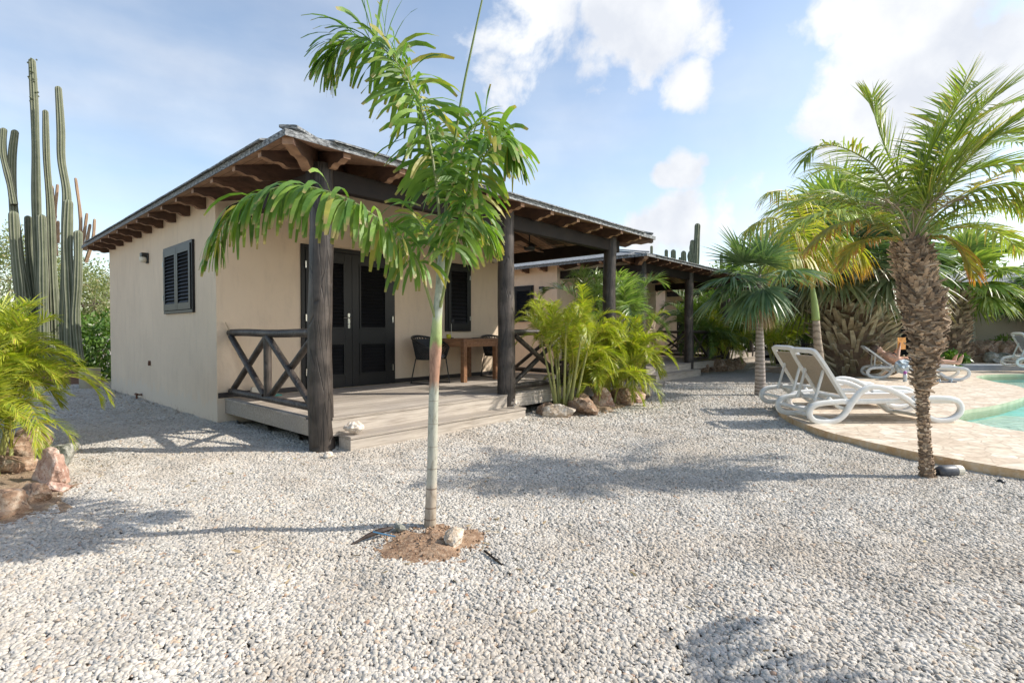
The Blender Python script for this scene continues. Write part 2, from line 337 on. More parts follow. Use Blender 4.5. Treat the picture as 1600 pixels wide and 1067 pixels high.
def cactus_mat():
    m, nt, b, o = new_mat('ribbed_cactus_skin')
    a = nt.nodes.new('ShaderNodeAttribute'); a.attribute_name = 'leaf'
    s = nt.nodes.new('ShaderNodeSeparateXYZ'); nt.links.new(a.outputs['Vector'], s.inputs[0])
    k = noise_n(nt, coords(nt), 5, 5)
    c = ramp(nt, k, [(.3, (.065, .080, .040)), (.7, (.14, .155, .085))])
    c = mixc(nt, math_n(nt, 'MULTIPLY', math_n(nt, 'POWER', s.outputs[0], 3), .8), c, (.38, .37, .28))
    nt.links.new(c, b.inputs['Base Color']); b.inputs['Roughness'].default_value = .7
    bump(nt, b, noise_n(nt, coords(nt), 60, 3), .3, .01)
    return m
M['cactus'] = cactus_mat()
M['cactus_dry'] = simple('dry_cactus_stem', (.40, .27, .17), (.28, .18, .11), 5, .85)
M['skin'] = simple('sunbather_skin', (.64, .37, .25), (.58, .33, .22), 5, .5)  # one warm skin tone with slight noise
M['hair'] = simple('brown_hair', (.06, .03, .018), (.10, .055, .03), 30, .5)
M['black_cloth'] = simple('black_swimwear', (.015, .015, .018), None, 10, .8)
M['orange'] = simple('orange_cover', (.62, .27, .05), (.55, .22, .04), 4, .5)
M['page'] = simple('paper', (.78, .72, .55), (.7, .64, .5), 4, .8)
M['towel'] = simple('pale_blue_towel', (.36, .46, .52), (.6, .64, .66), 10, .9)
M['purple'] = simple('purple_cap', (.45, .12, .42), None, 4, .4)
M['clear'] = simple('cloudy_bottle', (.62, .66, .66), (.5, .55, .56), 6, .2)
M['blue_rubber'] = simple('dark_blue_rubber', (.04, .06, .09), (.10, .12, .15), 10, .7)
M['yellow'] = simple('yellow_pot', (.65, .60, .04), (.55, .52, .03), 4, .5)
M['teal'] = simple('teal_plastic', (.08, .42, .36), None, 4, .45)
M['broom_stick'] = simple('broom_stick', (.60, .45, .30), None, 4, .5)
M['lamp_cream'] = simple('cream_lamp_cover', (.74, .68, .55), None, 4, .5)
M['blue_tape'] = simple('blue_tape', (.10, .28, .45), None, 4, .5)
M['pump_grey'] = simple('grey_pump_body', (.10, .11, .12), (.05, .05, .06), 9, .45)
M['rust'] = simple('rusty_pipe', (.16, .07, .04), None, 9, .8)
M['bucket'] = simple('beige_bucket', (.50, .44, .31), (.42, .36, .25), 5, .8)
M['brown_wall'] = simple('red_brown_wall', (.28, .17, .12), (.20, .12, .085), 3, .9, .3, 30)
M['grey_wall'] = simple('taupe_stucco', (.62, .52, .42), (.57, .475, .38), 1.5, .9, .2, 40)
M['kerb'] = simple('blue_grey_kerb', (.22, .26, .31), (.28, .31, .35), 6, .8)
M['door_and_wall_dark'] = simple('dark_door_and_shaded_wall', (.012, .011, .012), None, 6, .6)

# ------------------------------------------------------------------ mesh helpers
class MB:
    def __init__(s): s.v = []; s.f = []; s.m = []; s.a = []; s.n = 0
    def add(s, vs, fs, mat=0, at=None):
        s.v.extend([tuple(map(float, p)) for p in vs]); b = s.n
        s.f.extend([tuple(i + b for i in f) for f in fs]); s.m.extend([mat] * len(fs))
        s.a.extend(at if at is not None else [(0., .5, 0.)] * len(vs)); s.n += len(vs)
    def box(s, x0, x1, y0, y1, z0, z1, mat=0):
        vs = [(x, y, z) for x in (x0, x1) for y in (y0, y1) for z in (z0, z1)]
        s.add(vs, [(0, 1, 3, 2), (4, 6, 7, 5), (0, 4, 5, 1), (2, 3, 7, 6), (0, 2, 6, 4), (1, 5, 7, 3)], mat)
    def obox(s, c, ex, ey, ez, mat=0):
        """oriented box: centre and three half-extent vectors"""
        c, ex, ey, ez = map(np.asarray, (c, ex, ey, ez))
        vs = [c + i * ex + j * ey + k * ez for i in (-1, 1) for j in (-1, 1) for k in (-1, 1)]
        s.add(vs, [(0, 1, 3, 2), (4, 6, 7, 5), (0, 4, 5, 1), (2, 3, 7, 6), (0, 2, 6, 4), (1, 5, 7, 3)], mat)
    def tube(s, pts, r, n=8, mat=0, caps=True, sq=None, at=None):
        pts = [np.asarray(p, float) for p in pts]; k = len(pts)
        rs = r if hasattr(r, '__len__') else [r] * k
        ref = None; rings = []
        for i, p in enumerate(pts):
            t = pts[min(i + 1, k - 1)] - pts[max(i - 1, 0)]; t = t / (np.linalg.norm(t) + 1e-9)
            if ref is None:
                ref = np.array([0, 0, 1.]) if abs(t[2]) < .9 else np.array([1., 0, 0])
            a = np.cross(t, ref); a /= (np.linalg.norm(a) + 1e-9); b = np.cross(a, t); ref = b
            ring = []
            for j in range(n):
                th = 2 * math.pi * j / n; ca, sa = math.cos(th), math.sin(th)
                if sq: ca *= sq[0]; sa *= sq[1]
                ring.append(p + rs[i] * (ca * a + sa * b))
            rings.append(ring)
        vs = [q for rg in rings for q in rg]
        fs = [(i * n + j, i * n + (j + 1) % n, (i + 1) * n + (j + 1) % n, (i + 1) * n + j) for i in range(k - 1) for j in range(n)]
        if caps: fs += [tuple(range(n - 1, -1, -1)), tuple((k - 1) * n + j for j in range(n))]
        s.add(vs, fs, mat, at=[at] * len(vs) if at else None)
    def rbar(s, pts, w, h, side, mat=0, ch=.25):
        """bar of rounded-rectangular section swept along pts; side = width direction"""
        pts = [np.asarray(p, float) for p in pts]; k = len(pts); side = np.asarray(side, float); side = side / np.linalg.norm(side)
        sec = []
        c = ch
        for x, y in ((-1 + c, -1), (1 - c, -1), (1, -1 + c), (1, 1 - c), (1 - c, 1), (-1 + c, 1), (-1, 1 - c), (-1, -1 + c)): sec.append((x * w / 2, y * h / 2))
        vs = []
        for i, p in enumerate(pts):
            t = pts[min(i + 1, k - 1)] - pts[max(i - 1, 0)]; t /= (np.linalg.norm(t) + 1e-9)
            nrm = np.cross(t, side); nrm /= (np.linalg.norm(nrm) + 1e-9)
            for x, y in sec: vs.append(p + x * side + y * nrm)
        n = 8
        fs = [(i * n + j, i * n + (j + 1) % n, (i + 1) * n + (j + 1) % n, (i + 1) * n + j) for i in range(k - 1) for j in range(n)]
        fs += [tuple(range(n - 1, -1, -1)), tuple((k - 1) * n + j for j in range(n))]
        s.add(vs, fs, mat)
    def prism(s, poly, ax, ay, o, th, mat=0, endmat=None):
        """2D polygon in plane (ax,ay) at origin o, extruded by vector th"""
        ax, ay, o, th = map(lambda q: np.asarray(q, float), (ax, ay, o, th)); n = len(poly)
        a = [o + x * ax + y * ay for x, y in poly]; b = [p + th for p in a]
        s.add(a + b, [tuple(range(n))[::-1], tuple(range(n, 2 * n))], mat)
        s.add(a + b, [(i, (i + 1) % n, n + (i + 1) % n, n + i) for i in range(n)], mat if endmat is None else endmat)
    def lathe(s, prof, c=(0, 0, 0), n=16, mat=0):
        vs = []; k = len(prof)
        for r, z in prof:
            for j in range(n):
                th = 2 * math.pi * j / n; vs.append((c[0] + r * math.cos(th), c[1] + r * math.sin(th), c[2] + z))
        fs = [(i * n + j, i * n + (j + 1) % n, (i + 1) * n + (j + 1) % n, (i + 1) * n + j) for i in range(k - 1) for j in range(n)]
        fs += [tuple(range(n - 1, -1, -1)), tuple((k - 1) * n + j for j in range(n))]
        s.add(vs, fs, mat)
    def build(s, name, mats, parent=None, smooth=False, bevel=0, loc=None, auto=None):
        me = bpy.data.meshes.new(name); me.from_pydata(s.v, [], s.f)
        if not isinstance(mats, (list, tuple)): mats = [mats]
        for m in mats: me.materials.append(m)
        me.polygons.foreach_set('material_index', s.m)
        at = me.attributes.new('leaf', 'FLOAT_VECTOR', 'POINT')
        at.data.foreach_set('vector', np.array(s.a, dtype=np.float32).ravel())
        me.polygons.foreach_set('use_smooth', [bool(smooth)] * len(s.f))
        me.update()
        if auto: 
            bm = bmesh.new(); bm.from_mesh(me)
            for e in bm.edges:
                if len(e.link_faces) == 2 and e.calc_face_angle(0) > auto: e.smooth = False
            bm.to_mesh(me); bm.free()
        o = bpy.data.objects.new(name, me); col.objects.link(o)
        if parent: o.parent = parent
        if loc is not None: o.location = loc
        if bevel:
            b = o.modifiers.new('bevel', 'BEVEL'); b.width = bevel; b.segments = 2; b.limit_method = 'ANGLE'; b.angle_limit = rad(40)
        return o

def tag(o, label=None, cat=None, group=None, kind=None):
    if label: o['label'] = label
    if cat: o['category'] = cat
    if group: o['group'] = group
    if kind: o['kind'] = kind
    return o
def empty(name, loc, label, cat, group=None, rz=0):
    o = bpy.data.objects.new(name, None); col.objects.link(o); o.location = loc; o.rotation_euler = (0, 0, rz)
    o.empty_display_size = .2
    return tag(o, label, cat, group)
def kids(o): return [c for c in bpy.data.objects if c.parent == o]
def copy_tree(o, parent=None):
    c = o.copy(); col.objects.link(c)
    if parent: c.parent = parent; c.matrix_parent_inverse = o.matrix_parent_inverse
    for ch in kids(o): copy_tree(ch, c)
    return c
def dup(o, loc, rz, label):
    c = copy_tree(o); c.location = loc; c.rotation_euler = (0, 0, rz); c['label'] = label; return c
def spline(pts, n=8):
    """Catmull-Rom through pts"""
    p = [np.asarray(q, float) for q in pts]; p = [2 * p[0] - p[1]] + p + [2 * p[-1] - p[-2]]
    o = []
    for i in range(1, len(p) - 2):
        for j in range(n):
            t = j / n
            o.append(.5 * ((2 * p[i]) + (-p[i - 1] + p[i + 1]) * t + (2 * p[i - 1] - 5 * p[i] + 4 * p[i + 1] - p[i + 2]) * t * t + (-p[i - 1] + 3 * p[i] - 3 * p[i + 1] + p[i + 2]) * t ** 3))
    o.append(p[-2]); return o
def resample(pts, n):
    pts = np.array(pts); d = np.r_[0, np.cumsum(np.linalg.norm(np.diff(pts, axis=0), axis=1))]
    q = np.linspace(0, d[-1], n); return np.stack([np.interp(q, d, pts[:, k]) for k in range(3)], 1), d[-1]
def nrmz(a): return a / (np.linalg.norm(a, axis=-1, keepdims=True) + 1e-9)

# ------------------------------------------------------------------ foliage
def strips(mb, B, D0, W0, Lg, Wd, droop, segs=4, prof=(.45, 1, .85, .5, .02), rnd=None, rng=None, mat=0):
    """many narrow leaf strips at once: base, direction, width direction, length, width, droop"""
    n = len(B); rng = rng or np.random.default_rng(1)
    rnd = rnd if rnd is not None else rng.random(n)
    p = B.copy(); d = nrmz(D0); V = []; A = []
    for k in range(segs + 1):
        wv = nrmz(W0 - (W0 * d).sum(1, keepdims=True) * d) * (Wd * np.interp(k / segs, np.linspace(0, 1, len(prof)), prof) / 2)[:, None]
        V += [p - wv, p + wv]; A.append(np.stack([np.full(n, k / segs), rnd, np.zeros(n)], 1)); A.append(A[-1])
        d = nrmz(d + np.array([0, 0, -1.]) * (droop / segs)[:, None]); p = p + d * (Lg / segs)[:, None]
    V = np.stack(V, 1); A = np.stack(A, 1); m = 2 * (segs + 1)      # n,m,3
    base = (np.arange(n) * m)[:, None]
    F = np.concatenate([base + np.array([[2 * k, 2 * k + 1, 2 * k + 3, 2 * k + 2]]) for k in range(segs)], 0)
    mb.add(V.reshape(-1, 3).tolist(), F.tolist(), mat, [tuple(x) for x in A.reshape(-1, 3).tolist()])

def frond(mb, pts, npair, L, W, droop, seed=0, ang=50, r0=.012, plume=0.0, start=.18, prof=(.45, 1, .9, .6, .02), lift=.25, vee=.2, missing=.0, lprof=None, segs=4, wind=None, bare=.0, shift=0.):
    """pinnate frond along a world-space rachis; leaflets on both sides"""
    rng = np.random.default_rng(seed)
    R, tot = resample(spline(pts, 8), 40)
    mb.tube(R[::2].tolist() + [R[-1].tolist()], list(np.linspace(r0, r0 * .25, 21)), 5, 0, at=(0., .5, 1.))
    s = np.linspace(start, .995, npair); s = np.clip(s + rng.normal(0, .3 / npair, npair), start, .999)
    idx = s * 39; i0 = np.clip(idx.astype(int), 0, 38); fr = (idx - i0)[:, None]
    Bp = R[i0] * (1 - fr) + R[i0 + 1] * fr; T = nrmz(R[np.clip(i0 + 1, 0, 39)] - R[np.clip(i0 - 1, 0, 39)])
    up = np.array([0, 0, 1.]); side = np.cross(T, up); bad = np.linalg.norm(side, axis=1) < .15
    side[bad] = np.cross(T[bad], np.array([.6, .5, .1])); side = nrmz(side); nn = nrmz(np.cross(side, T))
    nn[nn[:, 2] < -.2] *= 1
    ln = np.interp(s, [0, start, start + .2, .6, .85, 1], lprof or [.3, .45, .95, 1, .75, .35])
    for sg in (-1, 1):
        a = np.radians(np.interp(s, [start, 1], [ang + 12, ang - 22]) + rng.normal(0, 5, npair))[:, None]
        pl = (rng.normal(0, 1, (npair, 1)) * plume); v = vee + rng.normal(0, .06, (npair, 1)) + pl
        d = T * np.cos(a) + sg * side * np.sin(a) * np.cos(v) + nn * np.sin(a) * np.sin(v) + nn * lift * .3
        d = nrmz(d + rng.normal(0, .05, (npair, 3)))
        if wind is not None: d = nrmz(d + np.asarray(wind))
        wd = nrmz(np.cross(d, nn) + nn * rng.normal(.35, .35, (npair, 1)))
        keep = rng.random(npair) > missing
        Lg = L * ln * rng.uniform(.85, 1.1, npair)
        strips(mb, Bp[keep] + T[keep] * (shift * sg), d[keep], wd[keep], Lg[keep], (W * rng.uniform(.8, 1.15, npair) * (.6 + .4 * ln))[keep], (droop * rng.uniform(.7, 1.3, npair))[keep], segs, prof, rng=rng)

def fan_leaf(mb, o, d, up, pet, R, nseg=34, spread=125, droop=.8, seed=0, w=.045, fuse=.45):
    """costapalmate leaf: petiole of length pet from o towards d, then a folded fan"""
    rng = np.random.default_rng(seed); o = np.asarray(o, float); d = nrmz(np.asarray(d, float)); up = np.asarray(up, float)
    pp = [o]; dd = d.copy()
    for k in range(6):
        dd = nrmz(dd + np.array([0, 0, -1]) * .05 * (1 + k * .3)); pp.append(pp[-1] + dd * pet / 6)
    mb.tube(pp, list(np.linspace(.02, .010, 7)), 5, 0, at=(0., .5, 1.))
    c = pp[-1]; s = nrmz(np.cross(dd, up)); u = nrmz(np.cross(s, dd))
    th = np.radians(np.linspace(-spread, spread, nseg) + rng.normal(0, 1.5, nseg)); n = nseg
    D = np.cos(th)[:, None] * dd + np.sin(th)[:, None] * s + u * (.22 + .15 * np.cos(th))[:, None]
    W0 = -np.sin(th)[:, None] * dd + np.cos(th)[:, None] * s + u * (np.where(np.arange(n) % 2, .45, -.45))[:, None]
    Lg = R * (.72 + .28 * np.cos(th * .7)) * rng.uniform(.88, 1.08, n)
    strips(mb, np.repeat([c], n, 0) + D * .02, D, W0, Lg, np.full(n, w) * (.9 + .3 * rng.random(n)), droop * rng.uniform(.7, 1.3, n), 5, (.18, .75, 1.15, .8, .4, .03), rng=rng)

def leaf_cloud(mb, blobs, n, size, seed=0, droopy=.2, aspect=.45):
    """leaf-sized faces spread through and over lumps (centre, radii)"""
    rng = np.random.default_rng(seed); vol = np.array([b[1][0] * b[1][1] * b[1][2] for b in blobs]) ** .67; pk = rng.choice(len(blobs), n, p=vol / vol.sum())
    C = np.array([b[0] for b in blobs])[pk]; Rr = np.array([b[1] for b in blobs])[pk]
    q = nrmz(rng.normal(0, 1, (n, 3))) * (rng.random((n, 1)) ** .45)
    # clumpy: pull towards twig points
    tw = nrmz(rng.normal(0, 1, (max(12, n // 40), 3))) * (rng.random((max(12, n // 40), 1)) ** .33); near = rng.integers(0, len(tw), n)
    q = q * .12 + tw[near] + rng.normal(0, .12, (n, 3)) * .9
    p = C + q * Rr; d = nrmz(nrmz(q) + rng.normal(0, .6, (n, 3)) + np.array([0, 0, -droopy])); wv = nrmz(rng.normal(0, 1, (n, 3)))
    s = size * rng.uniform(.6, 1.3, n); cl = rng.random(len(tw))[near] * .55 + rng.random(n) * .45
    strips(mb, p, d, wv, s, s * aspect, np.full(n, .3), 2, (.3, 1, .05), rnd=cl, rng=rng)

def trunk_boots(mb, path, radii, rows, per, ln, wd, out, seed=0, th=.014, mat=0, upv=.75, jit=.25, tilt=0.):
    """overlapping cut leaf bases spiralling up a trunk"""
    rng = np.random.default_rng(seed); R, tot = resample(spline(path, 8), 60); rr = np.interp(np.linspace(0, 1, 60), np.linspace(0, 1, len(radii)), radii)
    for i in range(rows):
        s = (i + .5) / rows
        for j in range(per):
            t = np.clip(s + rng.normal(0, .25 / rows), 0, .995); x = t * 59; i0 = int(x); c = R[i0]; r = rr[i0]
            a = 2 * math.pi * (j + (i % 2) * .5 + rng.normal(0, .12)) / per + i * .3
            rad_ = np.array([math.cos(a), math.sin(a), 0]); tan = np.array([-math.sin(a), math.cos(a), 0])
            d = nrmz(np.array([0, 0, upv]) + rad_ * out + rng.normal(0, jit, 3) * .5 + tan * tilt); n_ = nrmz(np.cross(tan, d))
            tan2 = nrmz(np.cross(d, n_)); L_ = ln * rng.uniform(.6, 1.25); w_ = wd * rng.uniform(.6, 1.3)
            p0 = c + rad_ * (r * .9)
            a0, a1 = p0 - tan2 * w_ * .5, p0 + tan2 * w_ * .5; e = p0 + d * L_; b0, b1 = e - tan2 * w_ * .28, e + tan2 * w_ * .28
            q = n_ * th
            vs = [a0, a1, b1, b0, a0 + q * 1.8, a1 + q * 1.8, b1 + q * .6, b0 + q * .6]
            mb.add(vs, [(0, 1, 2, 3)[::-1], (4, 5, 6, 7), (0, 4, 7, 3)[::-1], (1, 2, 6, 5)[::-1], (2, 3, 7, 6)[::-1]], mat, [(0., float(rng.random()), 0.)] * 8)

def rock_mesh(name, c, size, mat, seed, parent=None, sub=4, rough=.28, flat=True):
    bm = bmesh.new(); bmesh.ops.create_icosphere(bm, subdivisions=sub, radius=1)
    off = Vector((seed * 3.7, seed * 1.3, seed * 9.1)); rng = random.Random(seed)
    # chop with a few random planes for facets
    pl = [(Vector((rng.gauss(0, 1), rng.gauss(0, 1), rng.gauss(0, .8))).normalized(), rng.uniform(.50, .82)) for _ in range(14)]
    for v in bm.verts:
        p = v.co.copy()
        for n_, d_ in pl:
            k = p.dot(n_) - d_
            if k > 0: p -= n_ * k * .9
        p += p.normalized() * (noise.noise(p * 1.4 + off) * rough * .6 + noise.noise(p * 4.5 + off) * rough * .35 + noise.noise(p * 11 + off) * rough * .12)
        v.co = Vector((p.x * size[0], p.y * size[1], p.z * size[2])) * 1.2
    me = bpy.data.meshes.new(name); bm.to_mesh(me); bm.free()
    me.materials.append(mat)
    if not flat:
        for p in me.polygons: p.use_smooth = True
    o = bpy.data.objects.new(name, me); col.objects.link(o); o.location = c; o.rotation_euler = (0, 0, rng.uniform(0, 6))
    if parent: o.parent = parent
    return o

# ------------------------------------------------------------------ ground, pool and paving
def closed_spline(pts, n=6):
    p = [np.array(q, float) for q in pts]; k = len(p); o = []
    for i in range(k):
        a, b, c, d = p[i - 1], p[i], p[(i + 1) % k], p[(i + 2) % k]
        for j in range(n):
            t = j / n; o.append(.5 * (2 * b + (c - a) * t + (2 * a - 5 * b + 4 * c - d) * t * t + (3 * b - a - 3 * c + d) * t ** 3))
    return o
def sheet(mb, outer, holes, z, mat=0):
    loops = [[Vector((p[0], p[1], z)) for p in outer]] + [[Vector((p[0], p[1], z)) for p in h] for h in holes]
    allv = [v for l in loops for v in l]; tr = geometry.tessellate_polygon(loops); fs = []
    for t in tr:
        a, b, c = (allv[i] for i in t)
        fs.append(tuple(t) if (b - a).cross(c - a).z > 0 else tuple(t)[::-1])
    mb.add([tuple(v) for v in allv], fs, mat)
def skirt(mb, loop, z0, z1, mat=0, flip=False):
    n = len(loop); vs = [(p[0], p[1], z0) for p in loop] + [(p[0], p[1], z1) for p in loop]
    mb.add(vs, [(i, (i + 1) % n, n + (i + 1) % n, n + i) for i in range(n)], mat)
DECK = closed_spline([(3.3, -9), (3.16, -7), (3.18, -5.9), (3.23, -5.26), (3.41, -4.69), (3.56, -4.39), (3.99, -3.78), (4.69, -3.23), (5.49, -2.84), (6.35, -2.62), (8.2, -2.35), (10.4, -2.3), (12.2, -2.65), (13.5, -3.3), (16.0, -3.5), (17.4, -4.6), (19.0, -6.6), (21, -10), (18, -16), (9, -18), (4, -14)])
POOL = closed_spline([(5.5, -5.45), (5.85, -4.98), (6.3, -4.74), (7.11, -4.83), (8.25, -5.21), (9.93, -5.58), (11.2, -5.68), (12.3, -5.56), (13.3, -5.2), (14.6, -4.93), (15.87, -5.3), (16.9, -6.3), (17.3, -8), (15, -12), (9, -13), (5.6, -10.5), (5.1, -7.5)], 8)
def stones():
    m, nt, b, o = new_mat('crazy_stone_paving')
    v = coords(nt); vo = nt.nodes.new('ShaderNodeTexVoronoi'); vo.feature = 'DISTANCE_TO_EDGE'; vo.inputs['Scale'].default_value = 5.5
    vc = nt.nodes.new('ShaderNodeTexVoronoi'); vc.inputs['Scale'].default_value = 5.5
    for q in (vo, vc): nt.links.new(v, q.inputs['Vector'])
    s = nt.nodes.new('ShaderNodeSeparateXYZ'); nt.links.new(vc.outputs['Color'], s.inputs[0])
    c = ramp(nt, s.outputs[0], [(0, (.56, .46, .35)), (.5, (.66, .57, .45)), (1, (.73, .66, .55))])
    f = noise_n(nt, v, 11, 7, .7); c = mixc(nt, 1.0, c, ramp(nt, f, [(.35, (.72, .68, .64)), (.65, (1.12, 1.1, 1.08))]), 'MULTIPLY')
    c = mixc(nt, ramp(nt, vo.outputs['Distance'], [(.015, (.8, .8, .8)), (.05, (0, 0, 0))]), c, (.42, .33, .24))
    nt.links.new(c, b.inputs['Base Color']); b.inputs['Roughness'].default_value = .75; bump(nt, b, vo.outputs['Distance'], .3, .01); return m
M['stones'] = stones()
def edge_stone():
    m, nt, b, o = new_mat('rusty_stone_edge')
    v = coords(nt, (1, 1, 1)); f = noise_n(nt, v, 4, 7, .7); g = noise_n(nt, v, 18, 6, .7)
    c = ramp(nt, f, [(.3, (.42, .23, .10)), (.5, (.60, .42, .24)), (.7, (.68, .56, .42))])
    c = mixc(nt, ramp(nt, g, [(.5, (0, 0, 0)), (.7, (.5, .5, .5))]), c, (.66, .60, .50))
    nt.links.new(c, b.inputs['Base Color']); b.inputs['Roughness'].default_value = .8; bump(nt, b, g, .4, .01); return m
M['edge'] = edge_stone()
M['pool_rim'] = simple('algae_pool_rim', (.30, .36, .22), (.46, .50, .34), 5, .6)
def pool_floor(name, c1, c2):
    m, nt, b, o = new_mat(name); v = coords(nt); n = nt.nodes.new('ShaderNodeTexVoronoi'); n.inputs['Scale'].default_value = 4; n.feature = 'SMOOTH_F1'
    mpn = noise_n(nt, v, 3, 4, .5, 1.5); nt.links.new(v, n.inputs['Vector'])
    c = ramp(nt, mpn, [(.3, c1), (.7, c2)]); nt.links.new(c, b.inputs['Base Color']); b.inputs['Roughness'].default_value = .6; return m
M['pool_deep'] = pool_floor('turquoise_pool_floor', (.30, .68, .66), (.42, .78, .74))
M['pool_pale'] = pool_floor('pale_pool_ledge', (.66, .74, .64), (.74, .80, .70))
def water():
    m, nt, b, o = new_mat('pool_water'); nt.nodes.remove(b)
    tr = nt.nodes.new('ShaderNodeBsdfTransparent'); tr.inputs[0].default_value = (.86, .98, .97, 1)
    gl = nt.nodes.new('ShaderNodeBsdfGlossy'); gl.inputs['Roughness'].default_value = .03
    fr = nt.nodes.new('ShaderNodeFresnel'); fr.inputs[0].default_value = 1.22
    n = nt.nodes.new('ShaderNodeBump'); n.inputs['Strength'].default_value = .5; n.inputs['Distance'].default_value = .04
    nt.links.new(noise_n(nt, coords(nt), 5.5, 4, .55, .8), n.inputs['Height'])
    nt.links.new(n.outputs[0], fr.inputs['Normal']); nt.links.new(n.outputs[0], gl.inputs['Normal'])
    ms = nt.nodes.new('ShaderNodeMixShader'); nt.links.new(fr.outputs[0], ms.inputs[0]); nt.links.new(tr.outputs[0], ms.inputs[1]); nt.links.new(gl.outputs[0], ms.inputs[2])
    nt.links.new(ms.outputs[0], o.inputs[0]); return m
M['water'] = water()
GR = [(0, (.26, .24, .21)), (.05, (.37, .345, .30)), (.18, (.47, .44, .385)), (.5, (.535, .50, .44)), (.75, (.60, .56, .50)), (.90, (.66, .62, .555)), (.965, (.59, .50, .385)), (.99, (.50, .37, .26)), (1, (.38, .22, .14))]
def gravel_ground():
    m, nt, b, o = new_mat('gravel_ground')
    v = coords(nt); vc = nt.nodes.new('ShaderNodeTexVoronoi'); vc.inputs['Scale'].default_value = 50; nt.links.new(v, vc.inputs['Vector'])
    vo = nt.nodes.new('ShaderNodeTexVoronoi'); vo.feature = 'DISTANCE_TO_EDGE'; vo.inputs['Scale'].default_value = 50; nt.links.new(v, vo.inputs['Vector'])
    s = nt.nodes.new('ShaderNodeSeparateXYZ'); nt.links.new(vc.outputs['Color'], s.inputs[0])
    c = ramp(nt, s.outputs[0], GR)
    c = mixc(nt, ramp(nt, vo.outputs['Distance'], [(.02, (.85, .85, .85)), (.16, (0, 0, 0))]), c, (.33, .30, .255))
    big = noise_n(nt, v, .8, 6, .6); c = mixc(nt, 1.0, c, ramp(nt, big, [(.35, (.84, .82, .79)), (.65, (1.02, 1.0, .98))]), 'MULTIPLY')
    c = mixc(nt, 1.0, c, (.93, .92, .91), 'MULTIPLY')
    nt.links.new(c, b.inputs['Base Color']); b.inputs['Roughness'].default_value = .9
    h = ramp(nt, vo.outputs['Distance'], [(0, (0, 0, 0)), (.35, (1, 1, 1))]); bump(nt, b, math_n(nt, 'ADD', h, s.outputs[1]), .8, .012); return m
M['gravel_ground'] = gravel_ground()
mb = MB()
hole = closed_spline([(5.2, -5.5), (5.9, -4.5), (7.1, -4.5), (8.25, -4.9), (9.93, -5.2), (11.48, -5.2), (13.2, -4.8), (14.9, -4.5), (16.3, -5.0), (17.4, -6.2), (17.9, -8), (15.4, -12.6), (9, -13.7), (5.1, -10.7), (4.6, -7.5)], 3)
sheet(mb, [(-160, -160), (240, -160), (240, 240), (-160, 240)], [hole], 0)
tag(mb.build('ground', M['gravel_ground']), kind='structure')
mb = MB(); sheet(mb, DECK, [POOL], .1); o_ = mb
skirt(mb, DECK, -.05, .1, 1); skirt(mb, POOL, -.06, .1, 2)
tag(mb.build('pool_terrace', [M['stones'], M['edge'], M['pool_rim']]), kind='structure')
mb = MB(); skirt(mb, POOL, -.5, -.06, 0); sheet(mb, POOL, [], -.5, 0)
ledge = closed_spline([(5.5, -5.4), (6.3, -4.72), (7.3, -4.9), (8.4, -5.3), (8.1, -5.9), (7.1, -6.3), (6.7, -7.6), (6.9, -9.2), (6.0, -10.4), (5.2, -7.5)], 5)
sheet(mb, ledge, [], -.08, 1); skirt(mb, ledge, -.6, -.08, 1)
l2 = closed_spline([(12.4, -5.5), (14.6, -4.9), (16, -5.4), (16.4, -6.2), (14.6, -5.9), (13, -6.2)], 4)
sheet(mb, l2, [], -.12, 1); skirt(mb, l2, -.6, -.12, 1)
tag(mb.build('pool_basin', [M['pool_deep'], M['pool_pale']]), kind='structure')
mb = MB(); sheet(mb, POOL, [], .045); tag(mb.build('pool_water', M['water']), kind='structure')

